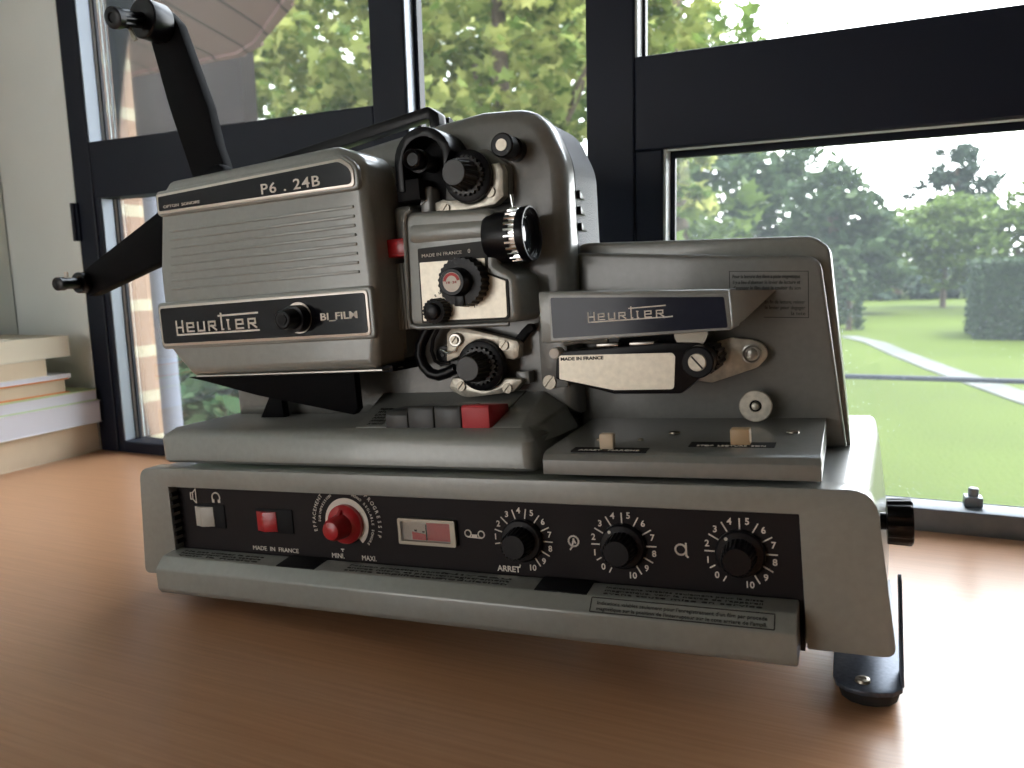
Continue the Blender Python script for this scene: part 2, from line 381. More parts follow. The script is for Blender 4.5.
# ================================================================== table
t = empty('desk', (.3, -.2, -.75)); tag(t, 'orange-brown beech veneer desk top under the projector and books, beneath the window', 'desk')
off = Vector((.3, -.2, -.75))
MB().box(-.517, 1.35, -.85, .2855, -.028, 0, .0012).build('tabletop', M['wood'], t, 35, off)
for x in (-.48, 1.25):
    for y in (-.80, .22): MB().box(x, x + .05, y, y + .05, -.75, -.0285, .003).build('leg', M['frame'], t, 35, off)

# ================================================================== books
def book(name, x0, x1, y0, y1, z0, z1, label, pages, cover, ct=.0012, rot=0, over=.003):
    cx, cy = x1, y1; th = z1 - z0
    r = empty(name, (cx, cy, z0)); r.rotation_euler = (0, 0, rot)
    tag(r, label, 'book', 'books stacked by the window')
    o = Vector((cx, cy, z0))
    cv = MB().box(x0, x1, y0, y1, z0, z0 + ct, .0004).box(x0, x1, y0, y1, z1 - ct, z1, .0004).box(x0, x0 + ct, y0, y1, z0 + ct * .5, z1 - ct * .5, .0004)
    pg = MB().box(x0 + ct, x1 - over, y0 + over, y1 - over, z0 + ct, z1 - ct)
    pg.build('page_block', pages, r, 30, o); cv.build('cover', cover, r, 30, o)
    return r
book('book', -.517, -.4060, .03, .284, 0, .0345, 'thick cream-paged book lying flat on the desk, bottom of the stack', M['page'], M['creamcover'], .0008, 0, .001)
book('book', -.517, -.3965, .05, .2825, .0350, .0605, 'thick white-paged book with pale blue cast, second from the bottom of the stack', M['pagew'], M['whitecover'], .001, 0, .0012)
book('book', -.516, -.3985, .04, .281, .0608, .0740, 'thin white book with pale green top cover, directly under the orange book', M['pagew'], M['greencover'], .0012, 0, .0015)
book('book', -.515, -.4040, .03, .251, .0743, .0905, 'book with bright orange covers and cream pages in the middle of the stack', M['page'], M['orange'], .0014, 0, .003)
book('book', -.515, -.4030, .03, .254, .0908, .0955, 'thin white booklet lying on the orange book', M['pagew'], M['whitecover'], .0006, 0, .0006)
book('book', -.515, -.4050, .02, .228, .0958, .1140, 'small cream-paged book set back under the thick top book', M['page'], M['creamcover'], .0006, 0, .0006)
book('book', -.517, -.4050, .0, .258, .1145, .1375, 'thick cream hardback near the top of the stack under loose sheets', M['creamcover'], M['creamcover'], .001, 0, .0008)
sh = MB(); 
for k in range(4):
    sh.loft([[(-.514 + .004 * k, .02 + .01 * k, .1378 + .0016 * k), (-.42 - .004 * k, .02 + .01 * k, .1378 + .0016 * k), (-.42 - .004 * k, .20 - .012 * k, .1378 + .0017 * k), (-.514 + .004 * k, .20 - .012 * k, .1378 + .0017 * k)],
             [(-.514 + .004 * k, .02 + .01 * k, .1386 + .0016 * k), (-.42 - .004 * k, .02 + .01 * k, .1386 + .0016 * k), (-.42 - .004 * k, .20 - .012 * k, .1386 + .0017 * k), (-.514 + .004 * k, .20 - .012 * k, .1386 + .0017 * k)]])
o = sh.build('magazine', M['creamcover'], None, None)
tag(o, 'thin pale magazine lying on top of the book stack', 'magazine')

# ================================================================== projector
ORG = Vector((.21, .08, .012))
Rt = Matrix(((.99839679, -.00780151, -.05606232), (.00867844, .99984351, .01541551), (.05593329, -.01587733, .99830826)))
P = empty('film_projector'); wl = Rt @ ORG + Vector((0, 0, -.02)); m4 = Rt.to_4x4(); m4.translation = wl; P.matrix_world = m4
tag(P, 'grey and black vintage cine film projector with two black reel arms standing on the desk', 'film projector')
def part(name, mb, m, parent=None, smooth=35, label=None):
    if parent is None: parent = P
    o = mb.build(name, M[m] if isinstance(m, str) else m, parent, smooth, ORG)
    if label: o['label'] = label
    return o

# ---- base body and front cover
bodyF = rp([(.002, .0985, .006), (.418, .0985, .010), (.4235, .032, .003), (-.004, .032, .003)], .005)
bodyB = rp([(.002, .0985, .006), (.4255, .0985, .006), (.431, .032, .003), (-.004, .032, .003)], .005)
part('base_body', MB().loft([[(x, .014, z) for x, z in bodyF], [(x, .155, z) for x, z in bodyB], [(x, .20, z) for x, z in bodyB]]).box(.01, .415, .016, .17, .0235, .0325), 'paint')
cover = [(-.0060, .0312, .004), (0, .1, .0085), (.42, .1, .012), (.4268, .0282, .005), (.3915, .0282, .001), (.3899, .0885, .0006), (.0229, .0885, .0006), (.0231, .0325, .001)]
part('front_cover', MB().prism(rp(cover, .004), 0, .0125, .0022, 4, 40), 'paint')
part('control_panel', MB().box(.0225, .3903, .007, .0135, .024, .0895), 'panel')
gr = MB()
for k in range(7): gr.box(.0229, .0245, .0008, .0069, .052 + k * .005, .0545 + k * .005)
part('side_vent', gr, 'blackmatt')
# ---- front bar
bar = [(-.0125, .0255), (-.0145, .0285), (-.0145, .0408), (-.0082, .0473), (.0045, .0486), (.0062, .0478), (.0062, .0255)]
b = part('front_bar', MB().profx(bar, .0205, .3885, .0012, 2, 20), 'paint')
TOPA, TOPB = Vector((-.0080, .04735)), Vector((.0040, .04860))
def topT(x):    # text lying on the sloping top of the bar
    d = (TOPB - TOPA).normalized()
    return lambda u, v, e: Vector((x + u, TOPA.x + d.x * (v + .001) - d.y * e * 1, TOPA.y + d.y * (v + .001) + .0001 + e))
lt = MB()
for x, wd, rows in ((.062, .062, ('Ne pas utiliser la prise', 'haut-parleur sans casque', 'voir la notice')), (.185, .062, ('Position projection sonore', 'entree micro et pick-up', 'sortie amplificateur')), (.232, .040, ('Niveau', 'enregistrement', 'modulation')),
                    (.338, .072, ('Indications valables seulement pour la piste', 'magnetique, voir la notice de l\'appareil', 'avant toute mise en service'))):
    for k, s_ in enumerate(rows):
        lt.text(s_, 0, 0, 0, .0016, wd, 'c', T=lambda u, v, e, x=x, k=k: topT(x)(u, v + .0066 - k * .0029, e))
part('top_lettering', lt, 'inkdark', b, None)
for x in (.1085, .2675):
    part('latch_cavity', MB().loft([[(x, -.0082, .0476), (x + .027, -.0082, .0476), (x + .027, .0060, .0491), (x, .0060, .0491)], [(x, -.0082, .0462), (x + .027, -.0082, .0462), (x + .027, .0060, .0475), (x, .0060, .0475)]], .0003), 'blackmatt', b)  # thin black slab stands in for the shaded latch cavity
# notice on the chamfer
CH0, CH1 = Vector((-.01440, .0410)), Vector((-.0083, .0472)); chd = (CH1 - CH0).normalized(); chn = Vector((-chd.y, chd.x))
def chT(x, v0): return lambda u, v, e: Vector((x + u, CH0.x + chd.x * (v0 + v) + chn.x * (e + .00015), CH0.y + chd.y * (v0 + v) + chn.y * (e + .00015)))
nb = MB()
nb.text("Indications valables seulement pour l'enregistrement d'un film par procede", 0, 0, 0, .0017, .076, T=chT(.3385, .0046))
nb.text("magnetique sur la position de l'interrupteur sur le cote arriere de l'ampli.", 0, 0, 0, .0017, .076, T=chT(.3385, .0018))
def chline(x0, v0, x1, v1, w_=.00025):
    T = chT(0, 0)
    if v0 == v1: q = [(x0, v0 - w_), (x1, v0 - w_), (x1, v0 + w_), (x0, v0 + w_)]
    else: q = [(x0 - w_, v0), (x0 + w_, v0), (x0 + w_, v1), (x0 - w_, v1)]
    nb.loft([[T(a, c_, 0) for a, c_ in q], [T(a, c_, .0001) for a, c_ in q]])
for a in ((.2975, .0008, .3795, .0008), (.2975, .0078, .3795, .0078), (.2975, .0008, .2975, .0078), (.3795, .0008, .3795, .0078)): chline(*a)
part('notice_lettering', nb, 'inkdark', b, None)

# ---- rocker switches
PY = .007
def rocker(x0, x1, z0, z1, m, lab):
    r = part('rocker_switch', MB().box(x0, x1, PY - .0008, PY + .0005, z0, z1, .0003), 'blackmatt', label=lab)
    wz = (z1 - z0) * .82; zc = (z0 + z1) / 2 - .0003; xa, xb, xm = x0 + .0015, x0 + .0160, x0 + .0080
    part('rocker', MB().prism([(xa, zc - wz / 2), (xb, zc - wz / 2), (xb, zc + wz / 2), (xa, zc + wz / 2)], PY - .0012, PY - .0008).loft([
        [(xa, PY - .0012, zc - wz / 2), (xm, PY - .0034, zc - wz / 2), (xb, PY - .0012, zc - wz / 2)],
        [(xa, PY - .0012, zc + wz / 2), (xm, PY - .0034, zc + wz / 2), (xb, PY - .0012, zc + wz / 2)]], .0004), m, r)
rocker(.0355, .0600, .0620, .0770, 'white', 'black-framed rocker switch with greyish white rocker')
rocker(.0840, .1115, .0615, .0760, 'red', 'black-framed rocker switch with red rocker')
# ---- printed symbols on the panel
pr_ = MB()
y_ = PY - .0003
pr_.stroke([(.0335, .0835), (.0335, .0795), (.0352, .0795), (.0378, .0770), (.0378, .0860), (.0352, .0835), (.0335, .0835)], .0006, y_).stroke([(.0352, .0795), (.0352, .0835)], .0006, y_)
part('speaker_symbol', pr_, 'cream', None, None); pr_ = MB()
pr_.arc(.0540, .0812, .0030, -50, 230, .0008, y_).box(.0508, .0526, PY - .0003, PY, .0780, .0800).box(.0554, .0572, PY - .0003, PY, .0780, .0800)
part('headphone_symbol', pr_, 'cream', None, None)
part('panel_lettering', MB().text('MADE  IN  FRANCE', .0965, .0502, y_, .0026, .034), 'cream', None, None)
g = MB()      # reel-to-reel symbol, ear symbol, bass symbol
g.arc(.2258, .0686, .0018, 0, 360, .0006, y_).arc(.2335, .0684, .0018, 0, 360, .0006, y_).stroke([(.2258, .0667), (.2335, .0664)], .0006, y_).box(.2280, .2310, PY - .0003, PY, .0668, .0682)
part('tape_symbol', g, 'cream', None, None); g = MB()
g.arc(.2842, .0680, .0026, -120, 240, .0008, y_).stroke([(.2842, .0690), (.2833, .0650), (.2824, .0638)], .0008, y_).stroke([(.2842, .0690), (.2850, .0672)], .0008, y_)
part('treble_symbol', g, 'cream', None, None); g = MB()
g.arc(.3370, .0672, .0025, 20, 340, .0008, y_).stroke([(.3395, .0702), (.3395, .0645), (.3402, .0638)], .0008, y_)
part('bass_symbol', g, 'cream', None, None)
# ---- three dial knobs
def dial(cx, cz, a5, step, n0, point, arret=False):
    sc_ = MB(); r0, r1 = .0112, .0158
    for n_ in range(n0, 11):
        a = math.radians(a5 - step * (n_ - 5)); c_, s_ = math.cos(a), math.sin(a)
        ri = r0 if n_ not in (0, 1) else .0135
        sc_.stroke([(cx + ri * c_, cz + ri * s_), (cx + r1 * c_, cz + r1 * s_)], .0006, y_)
        rl = .0160 if n_ > 0 else .0163
        a2 = a - math.radians(13) if n_ >= 4 else a - math.radians(12)
        if n_ <= 3: a2 = a - math.radians(14)
        if n_ in (9, 10): a2 = a - math.radians(15)
        sc_.text(str(n_), cx + rl * math.cos(a2) * .95, cz + rl * math.sin(a2) * .95 - .0014, y_, .0030, rot=0, thick=.00008)
    if arret: sc_.text('ARRET', .2480, .0497, y_, .0030, .0130, thick=.00008).stroke([(.2545, .0535), (.2543, .0528)], .0006, y_)
    part('dial_scale', sc_, 'cream', None, None)
    k = part('dial_knob', MB().lathe((cx, PY, cz), (0, -1, 0), [(0, .0110), (.0028, .0110), (.0036, .0102), (.0038, .0078), (.0125, .0070), (.0135, .0060)], fl=(22, .0005, 3, 4)), 'black')
    pa = math.radians(point)
    part('pointer_dot', MB().cyl((cx + .0092 * math.cos(pa), PY - .0036, cz + .0092 * math.sin(pa)), (cx + .0092 * math.cos(pa), PY - .0040, cz + .0092 * math.sin(pa)), .0008, n=12), 'cream', k)
dial(.2570, .0672, 81, 27.6, 1, 250, True)
dial(.3095, .0675, 91, 30, 0, 128)
dial(.3640, .0675, 90, 30, 0, 128)
# ---- red knob with white arc
cx, cz = .1493, .0700
ac = MB(); N = 40
A_ = [math.radians(190 - 238 * k / N) for k in range(N + 1)]
ac.bm.free(); ac = MB()
for a, b_ in zip(A_, A_[1:]):
    q = [(cx + r_ * math.cos(t_), cz + r_ * math.sin(t_)) for r_, t_ in ((.0112, a), (.0146, a), (.0146, b_ - .01), (.0112, b_ - .01))]
    ac.loft([[(x, PY - .0002, z) for x, z in q], [(x, PY + .0002, z) for x, z in q]])
part('volume_arc', ac, 'cream', None, None)
def arctext(mb, s, cx, cz, r, a0, a1, h):
    for i, ch in enumerate(s):
        if ch == ' ': continue
        a = a0 + (a1 - a0) * i / (len(s) - 1)
        mb.text(ch, cx + r * math.cos(math.radians(a)), cz + r * math.sin(math.radians(a)), y_, h, rot=math.radians(a - 90))
vt = MB()
arctext(vt, 'EFFACEMENT', cx, cz, .0212, 193, 137, .0022); arctext(vt, 'PROGRESSIF', cx + .0008, cz, .0204, 50, -17, .0022)
arctext(vt, 'SURIMPRESSION', cx, cz, .0176, 178, 122, .0015); arctext(vt, 'MONO REGLABLE SONORE', cx + .0005, cz, .0165, 72, -40, .0015)
vt.text('MINI.', .1415, .0493, y_, .0029, .0085).text('MAXI.', .1625, .0492, y_, .0029, .0095).stroke([(.1440, .0546), (.1455, .0546)], .0006, y_)
vt.stroke([(.1447, .0542), (.1448, .0533)], .0005, y_)
part('volume_lettering', vt, 'cream', None, None)
part('volume_knob', MB().lathe((cx, PY, cz), (0, -1, 0), [(0, .0112), (.0028, .0112), (.0042, .0100), (.0055, .0070), (.0135, .0062), (.0155, .0050), (.0163, .003)], 44).loft(
    [[(cx - .0016, PY - .004, cz + .0025), (cx + .0016, PY - .004, cz + .0025), (cx + .0012, PY - .004, cz + .0095), (cx - .0012, PY - .004, cz + .0095)],
     [(cx - .0016, PY - .0125, cz + .0025), (cx + .0016, PY - .0125, cz + .0025), (cx + .0012, PY - .006, cz + .0085), (cx - .0012, PY - .006, cz + .0085)]], .0004), 'red')
# ---- level meter
lm = part('level_meter', MB().frame2(rp([(.1845, .0612), (.2195, .0612), (.2195, .0755), (.1845, .0755)], .001), rp([(.1862, .0630), (.2165, .0630), (.2165, .0738), (.1862, .0738)], .0006), PY - .0028, PY + .0002), 'screw')
part('meter_scale', MB().box(.1862, .2165, PY - .0004, PY + .0001, .0630, .0738), 'white', lm)
part('red_field', MB().prism([(.1920, .0634), (.2010, .0634), (.2010, .0665), (.1920, .0678)], PY - .0007, PY - .0003).box(.2012, .2160, PY - .0007, PY - .0003, .0634, .0733), 'redflat', lm, None)
part('needle', MB().box(.2010, .2014, PY - .0015, PY - .0006, .0636, .0722).box(.1935, .1950, PY - .0008, PY - .0005, .0680, .0690).box(.1985, .1998, PY - .0008, PY - .0005, .0676, .0684), 'inkdark', lm, None)
part('meter_window', MB().box(.1862, .2165, PY - .0026, PY - .0021, .0630, .0738), 'clear', lm)

# ---- foot bracket (raises the right-hand end) and rubber feet
ft = [(.401, .155), (.401, .026), (.4025, .0185), (.407, .0138), (.413, .0118), (.419, .0118), (.4255, .0138), (.4295, .0185), (.4305, .026), (.4305, .155)]
fb = MB().loft([[(x, y, .0038) for x, y in ft], [(x, y, .0060) for x, y in ft]], .0003)
fq = [(.020, .0058), (.036, .0058), (.036, .049), (.0345, .0525), (.0310, .0540), (.0270, .0525), (.0255, .0480), (.0215, .012)]
fb.loft([[(.4290, y, z) for y, z in fq], [(.4304, y, z) for y, z in fq]], .0002)
f = part('foot_bracket', fb, 'foot')
rub = [(x * .94 + .4158 * .06, y if y > .1 else y + .0006) for x, y in ft]; rub2 = [(x * .84 + .4158 * .16, y if y > .1 else y + .0025) for x, y in ft]
part('rubber_pad', MB().loft([[(x, y, .0037) for x, y in rub], [(x, y, -.0021 + .0159 * (y - .014)) for x, y in rub2]], .0004), 'rubber', f)
part('screw', MB().lathe((.4135, .0215, .0060), (0, 0, 1), [(0, .0034), (.0012, .0030), (.0015, .0018), (.0009, .0014)], 20), 'screw', f)
for x, y in ((.03, .03), (.03, .17)):
    part('rubber_foot', MB().lathe((x, y, .022), (0, 0, -1), [(0, .009), (.0026 if y < .1 else .0003, .008)], 24), 'rubber')
# ---- side knob
sk = part('side_knob', MB().lathe((.4225, .042, .0750), (1, 0, 0), [(0, .004), (.0025, .004), (.0028, .0104), (.0125, .0108), (.0135, .0098)], fl=(14, .0008, 2, 3)), 'black')

# ---- projector plinth with sloping key deck
pl = MB()
def prect(x0, x1, y0, y1, z): return [(x0, y0, z), (x1, y0, z), (x1, y1, z), (x0, y1, z)]
def prr(x0, x1, y0, y1, z, r):
    return [(a, b_, z) for a, b_ in rp([(x0, y0), (x1, y0), (x1, y1), (x0, y1)], r, 4)]
pl.loft([prr(.0085, .2640, .0130, .17, .1012, .006), prr(.0080, .2640, .0112, .17, .1030, .006), prr(.0072, .2630, .0115, .17, .1165, .006), prr(.0085, .2610, .0130, .17, .1188, .006), prr(.0120, .2570, .0185, .17, .1222, .006)])
zz = lambda y: .1224 + .245 * (y - .0195)
# sloping deck, open where the keys sit
def deck(xf0, xf1, xb0, xb1, y0, y1):
    pl.loft([[(xf0, y0, .118), (xf1, y0, .118), (xb1, y1, .118), (xb0, y1, .118)], [(xf0, y0, zz(y0)), (xf1, y0, zz(y0)), (xb1, y1, zz(y1)), (xb0, y1, zz(y1))]])
deck(.1520, .1718, .1385, .1718, .0205, .0722); deck(.1718, .2368, .1718, .2368, .0475, .0722)
pl.loft([[(.2368, .0205, .118), (.2368, .0205, zz(.0205)), (.2545, .0205, zz(.0205) - .0002), (.2585, .0205, .1205), (.2625, .0205, .1130)],
         [(.2368, .0722, .118), (.2368, .0722, zz(.0722)), (.2480, .0722, zz(.0722)), (.2620, .0722, .1262), (.2690, .0722, .1130)]], .0016, 3, 20)
part('plinth', pl, 'paint')
dl = MB()
def deckT(x, y): return lambda u, v, e: Vector((x + u, y + v * .97, zz(y + v * .97) + e + .0002))
for k, s_ in enumerate(('AVANT', 'ARRIERE', 'ARRET', 'LAMPE', 'VITESSE', 'PROJECTION')):
    dl.text(s_, 0, 0, 0, .0026, .0105, T=deckT(.1625 - .0009 * k, .0235 + k * .0042))
part('deck_lettering', dl, 'inkdark', None, None)
xs = [.1720, .1868, .2034, .2201, .2365]
part('function_key', MB().profx([(.0206, .119), (.0206, .1290), (.0226, .1318), (.044, .1312), (.0468, .119)], xs[0], xs[1] - .0006, .0005), 'key', label='dark grey key at the end of the key row')
for i in (1, 2):
    part('function_key', MB().profx([(.0206, .119), (.0206, .1320), (.0215, .1340), (.046, .1320), (.047, .119)], xs[i], xs[i + 1] - .0006, .0005), 'key')
part('function_key', MB().profx([(.0204, .119), (.0204, .1330), (.0215, .1345), (.0465, .1315), (.047, .119)], xs[3], xs[4], .0006), 'redkey', label='red key at the end of the key row')

# ---- main casting (mechanism plate)
ol = [(.0145, .1205, .0005), (.2680, .1205, .0005), (.2688, .2640, .034), (.2560, .2945, .030), (.2200, .2975, .03), (.1870, .2945, .02), (.0600, .2800, .01), (-.018, .262, .008), (-.018, .158, .005), (.0145, .150, .004)]
part('mechanism_casting', MB().prism_soft(ol, .072, .0885, .0085, 5), 'paint2')
ob = [(x - .0012 if x > .2 else x, z - .0012 if z > .2 else z) for x, z, r_ in ol]
part('back_cover', MB().prism_soft([(a[0], a[1], r_[2]) for a, r_ in zip(ob, ol)], .0905, .136, .001, 2), 'crinkle')
part('gap_strip', MB().prism(rp([((x - .21) * .996 + .21, (z - .20) * .992 + .20, r_) for x, z, r_ in ol], .01), .0880, .0910), 'blackmatt')  # black strip put in for the gap between casting and back cover
for zc in (.2457, .2366, .2272):
    part('vent_louvre', MB().loft([[(.2665, .0925, zc + .0030), (.2665, .0925, zc - .0016), (.2665, .1120, zc - .0010), (.2665, .1120, zc - .0020 + .0014)],
                                 [(.2705, .0925, zc + .0030), (.2705, .0925, zc - .0016), (.2675, .1120, zc - .0010), (.2675, .1120, zc - .0020 + .0014)]], .0003), 'black')
# ---- handle on top
hd = MB(); y0, y1 = .098, .108
hp = [(.040, .2965, .002), (.1725, .3125, .004), (.1795, .3075, .003), (.1800, .2950, .001), (.1735, .2950, .001), (.1725, .3055, .003), (.040, .2895, .001)]
hd.prism(rp(hp, .002), y0, y1, .0008)
hd.box(.042, .052, y0, y1, .274, .292, .001)
part('carrying_handle', hd, 'black')
rl = part('rear_roller', MB().cyl((.160, .125, .3030), (.1720, .125, .3052), .0045, .0008), 'cream')
part('roller_cap', MB().cyl((.1720, .125, .3052), (.1750, .125, .3055), .0052, .001), 'black', rl)
part('roller_bracket', MB().box(.1600, .1740, .124, .130, .289, .3030, .001), 'paint2', rl)

# ---- lamp housing
F = .028
lo = ([(.0135, .2700, .008), (.0215, .2778, .006), (.1485, .2815, .010), (.1668, .2740, .012), (.1690, .205, .01), (.1680, .1780, .006), (.1640, .1545, .004), (.0225, .1545, .004), (.0042, .1740, .004), (.0050, .2230, .01)])
lh = MB(); lh.prism_soft(lo, F, .0585, .0060, 5, .005)
lh.prism(rp([(.075, .158), (.1675, .158), (.1675, .262, .01), (.158, .276, .01), (.075, .272)], .004), .0575, .0722)
part('lamp_housing', lh, 'paint')
part('housing_underside', MB().prism(rp([(.03, .1520), (.1700, .1520), (.1700, .1560), (.03, .1560)], .001), .036, .0700, .0004), 'blackmatt')
part('bottom_trim', MB().loft([[(.024, F + .0035, .1542), (.1655, F + .0035, .1542), (.1715, .045, .1545), (.024, .045, .1545)], [(.024, F + .0035, .1534), (.1655, F + .0035, .1534), (.1715, .045, .1537), (.024, .045, .1537)]]), 'steel')
rb = MB()
for k in range(8):
    z = .2465 - k * .00515; xl = .0195 - k * .0005
    rb.prism(rp([(xl, z - .00085), (.1588, z - .00085), (.1588, z + .00085), (xl, z + .00085)], .0008, 3), F - .0010, F + .0005, .0003)
part('cooling_ribs', rb, 'paint')
def nameplate(outer, inner, extra=None):
    n_ = part('nameplate', MB().prism_soft(outer, F - .0022, F + .001, .0012, 3), 'paint')
    def inset(pts, d):
        c_ = [sum(p[0] for p in pts) / len(pts), sum(p[1] for p in pts) / len(pts)]
        return [(p[0] + (d if p[0] < c_[0] else -d), p[1] + (d if p[1] < c_[1] else -d), *p[2:]) for p in pts]
    part('trim', MB().prism(rp(inner, .003), F - .0030, F - .0018, .0003), 'rim', n_)
    part('black_field', MB().prism(rp(inset(inner, .0016), .002), F - .0034, F - .0025), 'plateblack', n_)
    return n_
n1 = nameplate([(.0122, .2560), (.1650, .2550), (.1650, .2690, .010), (.1560, .2752, .008), (.0125, .2715)], [(.0142, .2575, .001), (.1625, .2568, .003), (.1625, .2680, .008), (.1550, .2730, .007), (.0145, .2695, .001)])
part('lettering', MB().text('P6 . 24B', .1190, .2600, F - .0035, .0058, .0420, thick=.00008, sp=1.15), 'cream', n1, None)
part('small_lettering', MB().text('OPTON  SONORE', .0350, .2605, F - .0035, .0017, .0300), 'cream', n1, None)
n2 = nameplate([(.0030, .1725), (.1672, .1722), (.1672, .2022), (.0030, .2024)], [(.0050, .1745), (.1645, .1742), (.1645, .2000), (.0050, .2003)])
def logo(mb, x, z, w_, h, y, t_, lean=0):
    """angular capitals-and-smalls word Heurtier with underline from H and a bar over the t; x,z = left/baseline, h = small letter height"""
    H = h * 1.3; cw = w_ / 8.4
    def S(pts): mb.stroke([(x + px_, z + pz_) for px_, pz_ in pts], t_, y)
    u = cw * .66
    def E_(g_): S([(g_ + u, 0), (g_, 0), (g_, h), (g_ + u, h), (g_ + u, h * .5), (g_, h * .5)])
    def R_(g_): S([(g_, 0), (g_, h), (g_ + u, h), (g_ + u, h * .5), (g_, h * .5)]); S([(g_ + u * .4, h * .5), (g_ + u * 1.1, 0)])
    S([(0, H * 1.0), (0, -h * .35), (w_, -h * .35 + lean)]); S([(0, h * .55), (u, h * .55)]); S([(u, H * 1.0), (u, 0)])
    E_(cw * 1.14); g_ = cw * 2.28; S([(g_, h), (g_, 0), (g_ + u, 0), (g_ + u, h)]); R_(cw * 3.42)
    g_ = cw * 4.75; S([(g_, h * 1.85), (g_, 0), (g_ + u * .2, 0)]); S([(g_ - u * .35, h * 1.62), (w_, h * 1.66 + lean * .5)])
    g_ = cw * 5.42; S([(g_, h * .85), (g_, 0), (g_ + u * .15, 0)]); S([(g_ - u * .1, h * 1.06), (g_ + u * .1, h * 1.06)])
    E_(cw * 6.22); R_(cw * 7.45)
L2 = MB(); logo(L2, .0195, .1830, .0660, .0052, F - .0037, .0011); part('maker_lettering', L2, 'cream', n2, None)
part('lettering', MB().text('BI_FILM', .1443, .1845, F - .0035, .0040, .0255, thick=.00012), 'cream', n2, None)
part('knob_ring', MB().lathe((.1160, F - .0033, .1868), (0, -1, 0), [(0, .0092), (.0005, .0092)], 40), 'rim', n2)
hk = part('housing_knob', MB().lathe((.1168, F - .0035, .1864), (0, -1, 0), [(0, .0080), (.007, .0078), (.0072, .0060), (.0155, .0056), (.0160, .0048), (.0155, .0045)], 40), 'black')
part('knob_centre', MB().cyl((.1168, F - .0190, .1864), (.1168, F - .0196, .1864), .0030), 'blackmatt', hk)
part('underside_flap', MB().loft([[(.0070, .040, .1525), (.1400, .040, .1525), (.1405, .040, .1300), (.1370, .040, .1265), (.0643, .040, .1395), (.0200, .040, .1500)], [(.0070, .046, .1525), (.1400, .046, .1525), (.1405, .046, .1300), (.1370, .046, .1265), (.0643, .046, .1395), (.0200, .046, .1500)]], .0006), 'blackarm')
part('prop_stay', MB().loft([[(.0494, .058, .1222), (.0689, .058, .1222), (.0682, .058, .1400), (.0607, .058, .1400)], [(.0494, .064, .1222), (.0689, .064, .1222), (.0682, .064, .1400), (.0607, .064, .1400)]], .0005), 'blackarm')

# ---- reel arms
ua = MB()
ua.prism(rp([(.0200, .2450), (.0500, .2450), (.0320, .3040, .01), (.0275, .3300, .02), (.0095, .3860, .010), (-.0010, .3975, .008), (-.0120, .3960, .008), (-.0165, .3840, .008), (-.0060, .3350, .02)], .01), .0630, .0715, .0008)
a1 = part('reel_arm', ua, 'blackarm', label='upper black reel arm standing upright')
part('spindle_hub', MB().lathe((-.0035, .0630, .3865), (-.05, -1, 0), [(0, .0118), (.0012, .0126), (.0150, .0126), (.0158, .0118)], 36), 'black', a1)
part('spindle', MB().lathe((-.0055, .0480, .3855), (.06, -1, -.24), [(0, .0048), (.010, .0050), (.0105, .0058), (.019, .0058), (.0195, .0066), (.0240, .0066), (.0248, .0050), (.0248, .0032), (.0236, .0028)], fl=(9, .0007, 2, 3)), 'black', a1)
part('spindle_catch', MB().loft([[(-.0060, .036, .3790), (-.0035, .036, .3785), (.0010, .036, .3690), (-.0015, .036, .3685)], [(-.0060, .0375, .3790), (-.0035, .0375, .3785), (.0010, .0375, .3690), (-.0015, .0375, .3685)]]), 'screw', a1)
la = MB()
la.prism(rp([(.0450, .2930, .01), (-.0203, .2628, .05), (-.0880, .2345, .006), (-.0985, .2290, .006), (-.1010, .2190, .006), (-.0930, .2120, .006), (-.0225, .2295, .05), (.0500, .2520, .01)], .006), .0530, .0625, .0012)
a2 = part('reel_arm', la, 'blackarm', label='lower black reel arm pointing sideways')
part('spindle_hub', MB().cyl((-.0945, .0530, .2225), (-.0945, .0470, .2225), .0075, .0006), 'black', a2)
part('spindle', MB().lathe((-.0945, .0480, .2225), (.15, -1, -.05), [(0, .0040), (.014, .0040), (.0142, .0047), (.019, .0047), (.0195, .0035)], 20), 'black', a2)
part('spindle_catch', MB().box(-.0925, -.0895, .0355, .0370, .2255, .2300, .0003), 'cream', a2)
# upper support that ties the lower arm to the casting
part('arm_pivot', MB().cyl((.030, .0735, .2600), (.030, .0590, .2600), .014, .001), 'black')

# ---- gate housing
gh = MB()
go = [(.1790, .1770, .004), (.2465, .1765, .004), (.2490, .1800, .004), (.2490, .2010, .006), (.2380, .2085, .004), (.2375, .2385, .006), (.1860, .2415, .004), (.1815, .2380, .004)]
gh.prism_soft(go, .041, .0722, .0035, 4)
gh.lathe((.186, .0500, .2290), (1, 0, -.03), [(0, .0098), (.002, .0103), (.050, .0100)], 40)
part('gate_housing', gh, 'paint')
fl = MB(); fl.tube([(.1880, .0405, .2425), (.1845, .0405, .2405), (.1832, .0405, .236), (.1820, .0405, .20), (.1808, .0405, .182), (.1820, .0405, .178), (.186, .0405, .1765), (.243, .0405, .1757)], .0013)
part('gate_edge', fl, 'paint2')
lab = part('gate_label', MB().prism(rp([(.1894, .1788, .001), (.2436, .1782, .003), (.2440, .1994, .001), (.2323, .2042, .001), (.2333, .2212, .001), (.1904, .2206, .001)], .001), .0400, .0415), 'inkdark')
part('silver_face', MB().prism(rp([(.1906, .1800, .001), (.2424, .1794, .002), (.2428, .1988, .0005), (.2312, .2036, .0005), (.2316, .2120, .0005), (.1912, .2128, .0005)], .001), .0396, .0402), 'silver', lab)
gt = MB().text('MADE IN FRANCE', .2055, .2155, .0398, .0018, .0250).text('0', .2225, .2155, .0398, .0022)
part('lettering', gt, 'cream', lab, None)
gt2 = MB(); 
